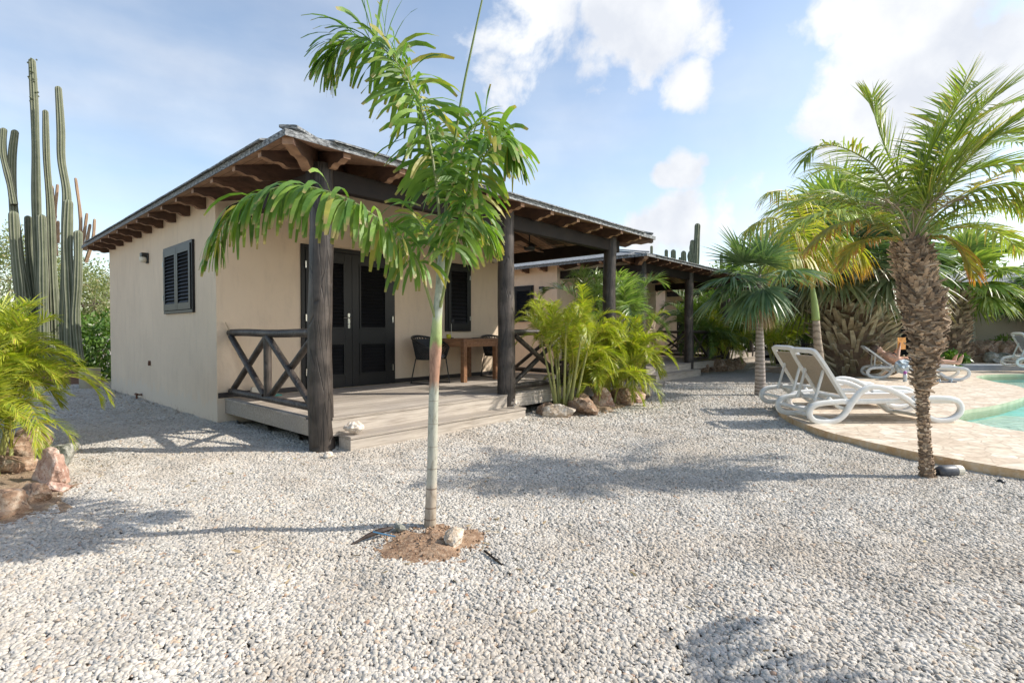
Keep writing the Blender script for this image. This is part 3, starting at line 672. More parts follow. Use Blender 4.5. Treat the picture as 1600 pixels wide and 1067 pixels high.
# real pebbles scattered in the nearer ground
def gravel():
    Fw = np.array([.7439, .6682]); Rt = np.array([.6682, -.7439]); C2 = CAM[:2]
    ds = list(np.arange(1.2, 3.2, .1)) + list(np.arange(3.2, 12.3, .25)); nx = 36; mb = MB(); vs = []; fs = []; nearv = []
    for i, d in enumerate(ds):
        for j in range(nx + 1):
            t = (j / nx * 2 - 1) * 1.06
            p = C2 + d * Fw + d * t * Rt
            vs.append((p[0], p[1], .016 + .014 * noise.noise(Vector((p[0] * 1.3, p[1] * 1.3, 0))) + .022 * noise.noise(Vector((p[0] * 3.2, p[1] * 3.2, 3)))))
            nearv.append(1.0 if d < 4.2 else max(.0, 1 - (d - 4.2) / 3.5))
    W = nx + 1
    for i in range(len(ds) - 1):
        for j in range(nx):
            a = i * W + j; c = np.mean([vs[k] for k in (a, a + 1, a + W, a + W + 1)], 0)
            if c[0] > .15 and c[1] > .25: continue          # under the veranda
            if c[0] > -.1 and c[1] > 2.5: continue           # under the house
            if (c[0] > 3.5 and c[1] < -3.9 and c[0] + c[1] * -1 > 8.6): continue
            fs.append((a, a + W, a + W + 1, a + 1)[::-1])
    me = bpy.data.meshes.new('gravel'); me.from_pydata(vs, [], fs); at = me.attributes.new('near', 'FLOAT', 'POINT'); at.data.foreach_set('value', nearv)
    ob = bpy.data.objects.new('gravel', me); col.objects.link(ob)
    m, nt, b, o = new_mat('pebbles'); oi = nt.nodes.new('ShaderNodeObjectInfo')
    r = oi.outputs['Random']
    c = ramp(nt, r, GR); gp = nt.nodes.new('ShaderNodeNewGeometry'); pw_ = gp.outputs['Position']; c = mixc(nt, ramp(nt, noise_n(nt, pw_, .9, 5, .65), [(.44, (0, 0, 0)), (.68, (.7, .7, .7))]), c, (.45, .385, .305)); c = mixc(nt, 1.0, c, ramp(nt, noise_n(nt, pw_, 2.3, 5, .6), [(.3, (.84, .83, .82)), (.65, (1.06, 1.06, 1.06))]), 'MULTIPLY'); f = noise_n(nt, coords(nt), 1.5, 4); c = mixc(nt, 1.0, c, ramp(nt, f, [(.3, (.82, .81, .8)), (.7, (1.05, 1.05, 1.05))]), 'MULTIPLY')
    nt.links.new(c, b.inputs['Base Color']); b.inputs['Roughness'].default_value = .8
    g = bpy.data.node_groups.new('gravel_scatter', 'GeometryNodeTree')
    g.interface.new_socket('Geometry', in_out='INPUT', socket_type='NodeSocketGeometry'); g.interface.new_socket('Geometry', in_out='OUTPUT', socket_type='NodeSocketGeometry')
    n = g.nodes; l = g.links; gi = n.new('NodeGroupInput'); go = n.new('NodeGroupOutput')
    join = n.new('GeometryNodeGeometryToInstance')
    for s in range(5):
        ico = n.new('GeometryNodeMeshIcoSphere'); ico.inputs['Subdivisions'].default_value = 2; ico.inputs['Radius'].default_value = 1
        sp = n.new('GeometryNodeSetPosition'); pos = n.new('GeometryNodeInputPosition'); no = n.new('ShaderNodeTexNoise'); no.inputs['Scale'].default_value = .75; no.noise_dimensions = '4D'; no.inputs['W'].default_value = s * 3.1
        no.inputs['Detail'].default_value = 1.5
        l.new(pos.outputs[0], no.inputs['Vector']); sub = n.new('ShaderNodeVectorMath'); sub.operation = 'SUBTRACT'; l.new(no.outputs['Color'], sub.inputs[0]); sub.inputs[1].default_value = (.5, .5, .5)
        scl = n.new('ShaderNodeVectorMath'); scl.operation = 'SCALE'; l.new(sub.outputs[0], scl.inputs[0]); scl.inputs['Scale'].default_value = 1.9
        l.new(ico.outputs[0], sp.inputs['Geometry']); l.new(scl.outputs[0], sp.inputs['Offset'])
        tf = n.new('GeometryNodeTransform'); l.new(sp.outputs[0], tf.inputs['Geometry']); tf.inputs['Scale'].default_value = (1.15 + .1 * (s % 3), .8 + .08 * s % .3, .55 + .05 * (s % 2))
        sh = n.new('GeometryNodeSetShadeSmooth'); l.new(tf.outputs[0], sh.inputs['Geometry'])
        mt = n.new('GeometryNodeSetMaterial'); l.new(sh.outputs[0], mt.inputs['Geometry']); mt.inputs['Material'].default_value = m
        l.new(mt.outputs[0], join.inputs[0])
    na = n.new('GeometryNodeInputNamedAttribute'); na.data_type = 'FLOAT'; na.inputs[0].default_value = 'near'
    dp = n.new('GeometryNodeDistributePointsOnFaces'); l.new(gi.outputs[0], dp.inputs[0])
    md = n.new('ShaderNodeMapRange'); l.new(na.outputs[0], md.inputs['Value']); md.inputs['To Min'].default_value = 2300; md.inputs['To Max'].default_value = 12500; l.new(md.outputs[0], dp.inputs['Density'])
    ip = n.new('GeometryNodeInstanceOnPoints'); l.new(dp.outputs['Points'], ip.inputs['Points']); l.new(join.outputs[0], ip.inputs['Instance']); ip.inputs['Pick Instance'].default_value = True
    rr = n.new('FunctionNodeRandomValue'); rr.data_type = 'FLOAT_VECTOR'; rr.inputs[0].default_value = (-.55, -.55, 0); rr.inputs[1].default_value = (.55, .55, 6.28)
    l.new(rr.outputs[0], ip.inputs['Rotation'])
    rs = n.new('FunctionNodeRandomValue'); rs.data_type = 'FLOAT'; rs.inputs[2].default_value = 0; rs.inputs[3].default_value = 1
    ms = n.new('ShaderNodeMapRange'); l.new(na.outputs[0], ms.inputs['Value']); ms.inputs['To Min'].default_value = 1.75; ms.inputs['To Max'].default_value = 1.0
    mm = n.new('ShaderNodeMath'); mm.operation = 'MULTIPLY'; pwn = n.new('ShaderNodeMath'); pwn.operation = 'POWER'; l.new(rs.outputs[1], pwn.inputs[0]); pwn.inputs[1].default_value = 2.2; man = n.new('ShaderNodeMath'); man.operation = 'MULTIPLY_ADD'; l.new(pwn.outputs[0], man.inputs[0]); man.inputs[1].default_value = .0098; man.inputs[2].default_value = .0052; l.new(man.outputs[0], mm.inputs[0])
    # attribute on points survives distribution
    l.new(ms.outputs[0], mm.inputs[1]); l.new(mm.outputs[0], ip.inputs['Scale'])
    l.new(ip.outputs[0], go.inputs[0])
    md_ = ob.modifiers.new('scatter', 'NODES'); md_.node_group = g
    me.materials.append(m)
    tag(ob, 'pale grey and cream pebble gravel covering the yard', 'gravel', kind='stuff')
gravel()

def mound(name, c, rx, ry, h, mat, label, seed=1, n=64, rot=0, thing=None):
    rng = random.Random(seed); mb = MB(); vs = [(0, 0, h)]; rings = 14
    for i in range(1, rings + 1):
        q = i / rings
        for j in range(n):
            a = 2 * math.pi * j / n; e = 1 + .30 * noise.noise(Vector((math.cos(a) * 1.5, math.sin(a) * 1.5, seed))) + .16 * noise.noise(Vector((math.cos(a) * 5, math.sin(a) * 5, seed))) + .10 * noise.noise(Vector((math.cos(a) * 13, math.sin(a) * 13, seed)))
            x, y = rx * q * e * math.cos(a), ry * q * e * math.sin(a)
            z = h * (1 - q ** 1.6) + .004 - .012 * (q > .95) + (.12 * h + .016) * noise.noise(Vector((x * 9, y * 9, seed))) * (1 if q < .95 else .3) + .016 * noise.noise(Vector((x * 30, y * 30, seed))) * (q < .95)
            vs.append((x, y, z))
    fs = [(0, 1 + j, 1 + (j + 1) % n) for j in range(n)]
    for i in range(rings - 1):
        for j in range(n): fs.append((1 + i * n + j, 1 + (i + 1) * n + j, 1 + (i + 1) * n + (j + 1) % n, 1 + i * n + (j + 1) % n))
    mb.add(vs, fs)
    for k in range(int(260 * rx * ry / .1) if rx < .5 else 260):
        a = rng.uniform(0, 6.28); q = rng.random() ** .5 * 1.12; x, y = rx * q * math.cos(a), ry * q * math.sin(a); s_ = rng.uniform(.003, .011) * (1 if rx < .5 else 1.8); z = h * max(0, 1 - q ** 1.6) + .012
        mb.lathe([(s_ * .4, -s_ * .6), (s_ * rng.uniform(.8, 1.2), 0), (s_ * .3, s_ * .7)], (x, y, z), 5)
    o = mb.build(name, mat, smooth=True, loc=c); o.rotation_euler = (0, 0, rot)
    return tag(o, label, 'soil', kind='stuff')

# ------------------------------------------------------------------ bungalow
SL = .25; EO = -.55; EV = -.43; UR = 6.47; VB = 8.94; WF = 2.41; WL = -.17; WR = 5.6; WB = 8.47
def louvre(mb, x0, x1, z0, z1, y, n, axis='x', dy=-1):
    """slatted panel: slats tilt outwards"""
    for i in range(n):
        z = z0 + (i + .5) * (z1 - z0) / n; h = (z1 - z0) / n * .42
        c = ((x0 + x1) / 2, y, z); ex = ((x1 - x0) / 2, 0, 0); ez = np.array([0, .016 * dy * -1, h]); ey = (0, .004, 0)
        if axis == 'y': c = (y, (x0 + x1) / 2, z); ex = (0, (x1 - x0) / 2, 0); ez = np.array([.016 * dy * -1, 0, h]); ey = (.004, 0, 0)
        mb.obox(c, ex, ey, ez)
def pbox(mb, a, b_, y0, y1, z0, z1, axis='x', mat=0):
    if axis == 'x': mb.box(a, b_, y0, y1, z0, z1, mat)
    else: mb.box(y0, y1, a, b_, z0, z1, mat)
def shutter_window(par, a, b_, z0, z1, face, axis, leaves):
    """face = wall plane; looks to the minus side"""
    f = MB(); t = .045
    pbox(f, a, b_, face - .035, face, z0, z0 + t, axis); pbox(f, a, b_, face - .035, face, z1 - t, z1, axis)
    pbox(f, a, a + t, face - .035, face, z0 + t, z1 - t, axis); pbox(f, b_ - t, b_, face - .035, face, z0 + t, z1 - t, axis)
    w_ = f.build('window', M['shutter'], par, bevel=.004)
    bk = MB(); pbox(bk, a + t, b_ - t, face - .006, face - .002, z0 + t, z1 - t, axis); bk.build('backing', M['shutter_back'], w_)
    A, B = a + t, b_ - t; wd = (B - A) / leaves
    for i in range(leaves):
        s = MB(); x0, x1 = A + i * wd + .004, A + (i + 1) * wd - .004; st = .07
        y0, y1 = face - .050, face - .012
        pbox(s, x0, x0 + st, y0, y1, z0 + t + .004, z1 - t - .004, axis); pbox(s, x1 - st, x1, y0, y1, z0 + t + .004, z1 - t - .004, axis)
        pbox(s, x0 + st, x1 - st, y0 + .001, y1, z0 + t + .004, z0 + t + .10, axis); pbox(s, x0 + st, x1 - st, y0 + .001, y1, z1 - t - .10, z1 - t - .004, axis)
        louvre(s, x0 + st, x1 - st, z0 + t + .10, z1 - t - .10, face - .030, 14, axis)
        s.build('shutter', M['shutter'], w_)
    for zz in (z0 + .25, z1 - .25):
        h = MB(); pbox(h, b_ - t - .004, b_ - t + .014, face - .056, face - .036, zz - .04, zz + .04, axis); h.build('hinge', M['steel'], w_)
def roof_z(x, y): return 3.0 + SL * max(0, min(x - EO, y - EV, UR - x, VB - y))
def make_house():
    R = empty('bungalow', (0, 0, 0), 'nearest beige bungalow with black shutters, dark log veranda and shallow hipped roof', 'house', 'beige bungalows in a row')
    w_ = MB()
    w_.box(WL, WR, WF + .12, WB, -.1, 3.01)
    poly = [(WL, -.1), (WR, -.1), (WR, 2.94 + SL * (UR - WR)), (3.4, 3.64), (2.4, 3.64), (WL, 2.94 + SL * (WL - EO))]
    w_.prism(poly, (1, 0, 0), (0, 0, 1), (0, WF, 0), (0, .12, 0))
    w_.build('wall', M['stucco'], R)
    for a_, b_ in ((WL + .01, .95), (2.60, WR)):
        sk = MB(); sk.box(a_, b_, WF - .014, WF, .345, .415); sk.build('skirting', M['skirting'], R)
    # roof
    r = MB(); e = .06; mid = (EO + UR) / 2; rh = 3.0 + SL * (mid - EO); v0, v1 = EV + (mid - EO), VB - (mid - EO)
    top = [(EO, EV, 3.0), (UR, EV, 3.0), (UR, VB, 3.0), (EO, VB, 3.0), (mid, v0, rh), (mid, v1, rh)]
    F = [(0, 1, 4), (1, 2, 5, 4), (2, 3, 5), (3, 0, 4, 5)]
    r.add(top, F, 0); bt = [(x, y, z - e) for x, y, z in top]; r.add(bt, [f[::-1] for f in F], 1)
    r.add(top[:4] + bt[:4], [(i, 4 + i, 4 + (i + 1) % 4, (i + 1) % 4) for i in range(4)], 2)
    # shingle courses standing a little proud at the edge
    def course(a, b_, inward):
        a = np.array(a, float); b_ = np.array(b_, float); n = int(np.linalg.norm(b_ - a) / .33)
        for i in range(n):
            p = a + (b_ - a) * (i + .5) / n; t = (b_ - a) / n / 2 * .985; iw = np.array([inward[0], inward[1], SL]) * .16
            r.obox(p + iw * .80 + (0, 0, .013 + .004 * random.random()), t, iw, (0, 0, .008), 2)
    course((EO + .45, EV, 3), (UR - .45, EV, 3), (0, 1)); course((EO, EV + .45, 3), (EO, VB - .45, 3), (1, 0)); course((UR, EV + .30, 3), (UR, VB - .3, 3), (-1, 0))
    ro = r.build('roof', [M['shingle'], M['soffit'], M['fascia']], R)
    hb = MB()
    for cx, dx in ((EO, 1), (UR, -1)):
        pts = [(cx + dx * t, EV + t, 3.03 + SL * t) for t in np.linspace(0.05, mid - EO, 12)]; hb.rbar(pts, .16, .03, (dx, -1, 0))
    hb.tube([(mid, v0, rh + .02), (mid, v1, rh + .02)], .05, 6); hb.build('ridge_cap', M['fascia'], ro)
    # rafters with shaped tails
    def tail(L_, h=.17):
        return [(.035, 0), (.035, -.055), (.075, -.062), (.115, -.085), (.15, -.105), (.20, -.108), (.245, -.125), (.275, -.155), (.32, -h), (L_, -h), (L_, 0)]
    def rafter(x, y, dx, dy, L_, w_=.075, k=1.0, h=.17):
        n_ = math.hypot(dx, dy); mbx = MB(); poly = [(a * k, b * k) for a, b in tail(L_ / k, h)]
        poly = poly[::-1]
        pp = []; ax = np.array([dx, dy, SL * (1 if n_ < 1.1 else 1)]); side = np.array([-dy, dx, 0]) / n_
        mbx.prism(poly, ax, (0, 0, 1), np.array([x, y, 2.937]) - side * w_ / 2, side * w_, 0)
        fs = mbx.f; o = mbx.build('rafter', [M['rafter'], M['rafter_end']], ro, bevel=.006)
        for p in o.data.polygons:        # bare wood on the sawn end faces
            c = p.center - Vector((x, y, 2.937)); s_ = (c.x * dx + c.y * dy) / n_
            if abs(p.normal.x * side[0] + p.normal.y * side[1]) < .5 and s_ < .34 * k * n_ and p.normal.z < .5: p.material_index = 1
        return o
    y = EV + .62
    while y < VB - .3:
        rafter(EO, y, 1, 0, min(1.3, y - EV - .08) if y < WF + .6 else 1.0); y += .645
    y = EV + .62
    while y < WF + .3:
        rafter(UR, y, -1, 0, min(1.3, y - EV - .08)); y += .645
    x = EO + .62
    while x < UR - .3:
        rafter(x, EV, 0, 1, max(.45, min(2.85, x - EO - .08, UR - x - .08))); x += .652
    rafter(EO, EV, 1, 1, 3.0, .10, 1.25, .19); rafter(UR, EV, -1, 1, 3.0, .10, 1.25, .19)
    # beams
    def beam(x0, x1, y0, y1, z0, z1):
        b_ = MB(); b_.box(x0, x1, y0, y1, z0, z1); b_.build('beam', M['beam'], R, bevel=.012)
    beam(-.13, 5.80, -.055, .055, 2.66, 2.872); beam(-.05, .05, .06, 2.40, 2.64, 2.85); beam(5.51, 5.61, .06, 2.40, 2.64, 2.85)
    for x, sd_ in ((0, 3), (2.777, 5), (5.555, 8)):
        p = MB(); rng = random.Random(sd_); pts = []; rr = []
        for i in range(15):
            z = -.1 + i / 14 * 3.0; pts.append((x + .012 * math.sin(z * 1.7 + sd_), .012 * math.sin(z * 2.3 + sd_ * 2), z)); rr.append(.128 - .006 * z + rng.uniform(-.004, .004))
        p.tube(pts, rr, 20); p.build('post', M['post'], R, smooth=True, auto=rad(50))
    # deck boards
    d = MB(); y = -.11; 
    while y < WF - .02:
        y1 = min(y + .138, WF - .016); d.box(-.09 if y > .1 else .06, 2.86, y, y1 - .005, .315, .34); d.box(2.865, 5.75, y, y1 - .005, .315, .34); y += .138
    d.build('deck', M['deck'], R, bevel=.003)
    fa = MB(); fa.box(-.085, -.06, .06, WF - .02, .15, .314); fa.box(.05, 5.74, -.105, -.081, .15, .314)
    fa.box(5.715, 5.74, -.08, WF - .02, .15, .314); fa.build('deck_fascia', M['deck'], R, bevel=.004)
    jo = MB()
    for x in np.arange(.3, 5.6, .6): jo.box(x, x + .05, -.06, WF - .05, .18, .312)
    for x in (1.4, 2.7, 4.1, 5.4): jo.box(x, x + .1, .1, .2, -.05, .18)
    jo.build('joist', M['beam'], R)
    st = MB(); st.box(.12, 2.815, -.345, -.112, .142, .17); st.box(.125, 2.81, -.335, -.31, -.02, .14); st.box(.125, .15, -.309, -.112, -.02, .14); st.box(2.785, 2.81, -.309, -.112, -.02, .14)
    st.build('step', M['deck'], R, bevel=.004)
    # railings
    def railing(p0, p1):
        p0 = np.array(p0, float); p1 = np.array(p1, float); t = p1 - p0; L_ = np.linalg.norm(t); t /= L_
        top = MB(); top.tube([p0 - t * .02 + (0, 0, 1.2 + .006 * math.sin(k)) + t * L_ * k / 8 for k in range(9)], [.046] * 9, 12)
        ra = top.build('railing', M['post'], R, smooth=True, auto=rad(50))
        b_ = MB(); b_.tube([p0 + (0, 0, .43), p1 + (0, 0, .43)], .043, 12); b_.build('bottom_rail', M['post'], ra, smooth=True, auto=rad(50))
        m_ = (p0 + p1) / 2; b_ = MB(); b_.tube([m_ + (0, 0, .46), m_ + (0, 0, 1.165)], .045, 10); b_.build('baluster', M['post'], ra, smooth=True, auto=rad(50))
        nrm = np.array([-t[1], t[0], 0])
        for a, c in ((p0, m_), (m_, p1)):
            a = a + t * .05; c = c - t * .05
            for z0, z1, of in ((.47, 1.16, .016), (1.16, .47, -.016)):
                b_ = MB(); b_.tube([a + (0, 0, z0) + nrm * of, c + (0, 0, z1) + nrm * of], .038, 10); b_.build('brace', M['post'], ra, smooth=True, auto=rad(50))
    railing((-.01, 2.38, 0), (-.01, .12, 0)); railing((2.90, 0, 0), (5.43, 0, 0)); railing((5.60, .12, 0), (5.60, 2.38, 0))
    # double door
    fr = MB(); fr.box(.96, 1.02, WF - .03, WF, .345, 2.50); fr.box(2.53, 2.59, WF - .03, WF, .345, 2.50); fr.box(1.02, 2.53, WF - .03, WF, 2.43, 2.50)
    fr.build('door_frame', M['shutter'], R, bevel=.004)
    for i, (x0, x1) in enumerate(((1.023, 1.773), (1.777, 2.527))):
        dd = MB(); y0, y1 = WF - .045, WF - .006; s_ = .125
        dd.box(x0, x0 + s_, y0, y1, .35, 2.426); dd.box(x1 - s_, x1, y0, y1, .35, 2.426)
        for z0, z1 in ((.35, .53), (1.04, 1.26), (2.29, 2.426)): dd.box(x0 + s_, x1 - s_, y0 + .001, y1, z0, z1)
        dr = dd.build('door', M['shutter'], R, bevel=.003)
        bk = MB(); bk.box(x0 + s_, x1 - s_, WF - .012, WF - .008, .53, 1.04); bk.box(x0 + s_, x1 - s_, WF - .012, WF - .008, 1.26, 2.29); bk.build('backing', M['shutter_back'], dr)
        for z0, z1, n_ in ((.53, 1.04, 9), (1.26, 2.29, 18)):
            lv = MB(); a, c = x0 + s_, x1 - s_
            lv.box(a, a + .025, y0 - .012, WF - .013, z0, z1); lv.box(c - .025, c, y0 - .012, WF - .013, z0, z1); lv.box(a + .025, c - .025, y0 - .012, WF - .013, z0, z0 + .025); lv.box(a + .025, c - .025, y0 - .012, WF - .013, z1 - .025, z1)
            louvre(lv, a + .025, c - .025, z0 + .025, z1 - .025, WF - .032, n_); lv.build('louvre_panel', M['shutter'], dr)
        for zz in (.62, 1.42, 2.2):
            h = MB(); hx = x0 - .012 if i == 0 else x1 - .006; h.box(hx, hx + .018, WF - .058, WF - .040, zz - .05, zz + .05); h.build('hinge', M['steel'], dr)
        if i == 0:
            h = MB(); hx = 1.715; h.box(hx - .018, hx + .018, WF - .051, WF - .0452, 1.27, 1.50); h.tube([(hx, WF - .05, 1.43), (hx, WF - .10, 1.43), (hx - .02, WF - .105, 1.43), (hx - .12, WF - .105, 1.43)], .009, 8)
            h.lathe([(.012, 0), (.012, .012)], (hx, WF - .058, 1.33), 10); h.build('handle', M['steel'], dr)
    shutter_window(R, 3.72, 4.36, 1.22, 2.50, WF, 'x', 1)
    shutter_window(R, 3.22, 4.58, 1.49, 2.51, WL, 'y', 2)
    return R
house = make_house()
def wall_lamp(loc, rz, label):
    R = empty('wall_lamp', loc, label, 'wall lamp', 'outdoor wall lamps', rz)
    b_ = MB(); b_.obox((0, -.012, 0), (.07, 0, 0), (0, .012, 0), (0, 0, .085)); b_.obox((0, -.055, .055), (.065, 0, 0), (0, .05, 0), (0, 0, .035)); b_.build('housing', M['black_metal'], R, bevel=.015)
    g = MB(); g.lathe([(.03, -.075), (.055, -.05), (.058, .0), (.05, .02)], (0, -.065, -.0), 14); g.build('diffuser', M['lamp_cream'], R, smooth=True)
    return R
wl = wall_lamp((WL, 5.59, 2.46), rad(-90), 'small dark wall lamp left of the shutter window on the side wall')
def half_lamp(loc, label):
    R = empty('wall_light', loc, label, 'wall light', 'veranda wall lights')
    b_ = MB(); b_.lathe([(.02, -.03), (.13, 0.02), (.145, .04), (.0, .045)], (0, -.06, 0), 18); b_.build('shade', M['lamp_cream'], R, smooth=True)
    p = MB(); p.box(-.04, .04, -.012, 0, -.03, .05); p.build('back_plate', M['dark_brown'], R); return R
hl = half_lamp((5.0, WF, 2.64), 'cream half round wall light high beside the near veranda log post')

def ceiling_fan(loc, rz, label):
    R = empty('ceiling_fan', loc, label, 'ceiling fan', 'veranda ceiling fans', rz)
    h = MB(); h.lathe([(.02, -.06), (.09, -.05), (.11, 0), (.09, .05), (.03, .07)], n=18); h.build('motor', M['black_metal'], R, smooth=True)
    d = MB(); d.tube([(0, 0, .06), (0, 0, .78)], .012, 8); d.build('down_rod', M['black_metal'], R)
    for k in range(4):
        a = k * math.pi / 2; b_ = MB(); c, s = math.cos(a), math.sin(a)
        ax = np.array([c, s, 0]); ay = np.array([-s, c, .12]); b_.prism([(.16, -.05), (.62, -.07), (.66, 0), (.62, .07), (.16, .05)], ax, ay, (0, 0, .0), (0, 0, .008)); b_.obox(ax * .13 + (0, 0, -.004), ax * .05, ay * .02, (0, 0, .004))
        b_.build('blade', M['fan_wood'], R, bevel=.003)
    return R
cf = ceiling_fan((4.6, 1.1, 2.74), rad(20), 'dark ceiling fan with brown blades under the near veranda roof')

# ------------------------------------------------------------------ veranda furniture
def table(loc, rz):
    R = empty('dining_table', loc, 'small reclaimed wood table between two woven chairs on the deck', 'table', None, rz)
    w_, d_, h = .92, .80, .75
    t = MB()
    for i in range(5): y0 = -d_ / 2 + i * d_ / 5; t.box(-w_ / 2, w_ / 2, y0, y0 + d_ / 5 - .003, h - .035, h)
    t.build('tabletop', M['teak'], R, bevel=.004)
    a = MB(); a.box(-w_ / 2 + .09, w_ / 2 - .09, -d_ / 2 + .015, -d_ / 2 + .04, h - .14, h - .036); a.box(-w_ / 2 + .09, w_ / 2 - .09, d_ / 2 - .04, d_ / 2 - .015, h - .14, h - .036)
    a.box(-w_ / 2 + .015, -w_ / 2 + .04, -d_ / 2 + .09, d_ / 2 - .09, h - .14, h - .036); a.box(w_ / 2 - .04, w_ / 2 - .015, -d_ / 2 + .09, d_ / 2 - .09, h - .14, h - .036); a.build('apron', M['teak'], R)
    for sx in (-1, 1):
        for sy in (-1, 1):
            l = MB(); cx, cy = sx * (w_ / 2 - .05), sy * (d_ / 2 - .05); l.box(cx - .042, cx + .042, cy - .042, cy + .042, 0, h - .037); l.build('leg', M['teak'], R, bevel=.006)
    return R
tb = table((3.86, 1.98, .341), rad(2))
def chair(loc, rz, label):
    """woven tub chair facing local +x"""
    R = empty('armchair', loc, label, 'chair', 'black woven rope armchairs', rz)
    sh = MB(); n = 25; top = []; bot = []
    for i in range(n):
        a = rad(-128 + 256 * i / (n - 1)) + math.pi
        k = abs(i - (n - 1) / 2) / ((n - 1) / 2)
        zt = .80 - .20 * k ** 1.8; top.append(np.array([.30 * math.cos(a) * 1.05, .31 * math.sin(a), zt])); bot.append(np.array([.235 * math.cos(a), .245 * math.sin(a), .42]))
    # rope lattice: criss-cross strands between rim and seat ring
    for i in range(n - 1):
        for j in range(5):
            t0, t1 = j / 5, (j + 1) / 5
            for (i0, i1) in ((i, i + 1), (i + 1, i)):
                p = bot[i0] + (top[i0] - bot[i0]) * t0; q = bot[i1] + (top[i1] - bot[i1]) * t1; sh.tube([p, q], .0075, 4, caps=False)
    sh.build('rope_shell', M['rope'], R)
    rm = MB(); rm.tube(spline(top, 2), .018, 8); rm.tube(spline(bot, 2), .014, 8); rm.tube([top[0], bot[0] + (0.02, 0, 0)], .014, 8); rm.tube([top[-1], bot[-1] + (.02, 0, 0)], .014, 8); rm.build('rim', M['black_metal'], R, smooth=True)
    c = MB(); c.lathe([(.10, 0), (.225, .005), (.25, .03), (.235, .06), (.12, .075)], (.0, 0, .425), 24); c.build('seat_cushion', M['cushion_light'], R, smooth=True)
    bc = MB(); vs = []
    for i in range(9):
        a = rad(-62 + 124 * i / 8) + math.pi
        for j, (z, rr) in enumerate(((.48, .185), (.56, .225), (.68, .255), (.755, .262))): vs.append((rr * math.cos(a), (rr + .02) * math.sin(a), z))
    fs = [(i * 4 + j, i * 4 + j + 1, (i + 1) * 4 + j + 1, (i + 1) * 4 + j) for i in range(8) for j in range(3)]
    bc.add(vs, fs); o = bc.build('back_cushion', M['cushion'], R, smooth=True); m = o.modifiers.new('t', 'SOLIDIFY'); m.thickness = .06; m.offset = 0; m2 = o.modifiers.new('s', 'SUBSURF'); m2.levels = m2.render_levels = 1
    for sy in (-1, 1):
        l = MB(); y = sy * .22; l.tube(spline([(.17, y * .9, .42), (.225, y, .03), (.21, y, .012), (.0, y, .010), (-.22, y, .012), (-.235, y, .03), (-.15, y * .9, .42)], 4), .010, 8); l.build('leg', M['black_metal'], R, smooth=True)
    return R
ch = chair((2.98, 1.92, .341), rad(-82), 'woven black armchair with charcoal cushions left of the wooden table')
CH2 = ((4.70, 2.0, .341), rad(-100))
def desk_lamp(loc):
    R = empty('table_lamp', loc, 'slim grey lamp standing on the wooden table in front of the window', 'lamp')
    b_ = MB(); b_.lathe([(.045, 0), (.045, .012), (.01, .018)], n=16); b_.build('base', M['black_metal'], R, smooth=True)
    s = MB(); s.tube([(0, 0, .015), (0, 0, .30)], .005, 6); s.build('stem', M['steel'], R)
    h = MB(); h.lathe([(.03, .27), (.034, .275), (.034, .34), (.026, .35)], (.02, 0, 0), 14); h.build('lamp_shade', M['black_metal'], R, smooth=True)
desk_lamp((3.66, 2.16, 1.091))
mb = MB(); mb.lathe([(.022, 0), (.04, .01), (.047, .04), (.04, .075), (.025, .08)], n=14); o = mb.build('pot', M['yellow'], smooth=True, loc=(3.50, 2.05, 1.091)); tag(o, 'small round yellow pot on the left part of the wooden table', 'pot')
mb = MB(); mb.lathe([(.11, 0), (.12, .006), (.10, .01)], n=18); o = mb.build('plate', M['black_metal'], smooth=True, loc=(4.12, 1.95, 1.091)); tag(o, 'flat dark plate lying on the right part of the wooden table', 'plate')
# cable dangling under the table
mb = MB(); mb.tube(spline([(3.62, 2.33, 1.02), (3.64, 2.36, .85), (3.60, 2.36, .72), (3.65, 2.36, .62), (3.61, 2.36, .52)], 5), .004, 5); tag(mb.build('cable', M['lamp_cream']), 'thin pale cable dangling below the wooden table', 'cable')
R = empty('broom', (.28, 2.30, .341), 'broom with a long thin stick leaning in the corner behind the railing', 'broom')
mb = MB(); mb.tube([(0.02, -.02, .1), (-.36, .06, 1.0)], .011, 7); mb.build('stick', M['broom_stick'], R)
mb = MB(); mb.prism([(-.12, 0), (.12, 0), (.09, .13), (-.09, .13)], (1, 0, 0), (0, 0, 1), (.02, -.05, 0), (0, .05, 0)); mb.build('brush', M['lamp_cream'], R, bevel=.01)
R = empty('dustpan', (.42, 2.12, .341), 'teal plastic dustpan on the deck behind the log railing', 'dustpan')
mb = MB(); mb.prism([(-.13, 0), (.13, 0), (.10, .22), (-.10, .22)], (1, 0, 0), (0, 1, .1), (0, 0, .002), (0, 0, .012)); mb.prism([(-.10, 0), (.10, 0), (.07, .07), (-.07, .07)], (1, 0, 0), (0, 0, 1), (0, .20, .01), (0, .015, 0)); mb.build('pan', M['teal'], R, bevel=.004)
mb = MB(); mb.tube([(0, .21, .06), (0, .38, .10)], .012, 7); mb.build('handle', M['teal'], R)

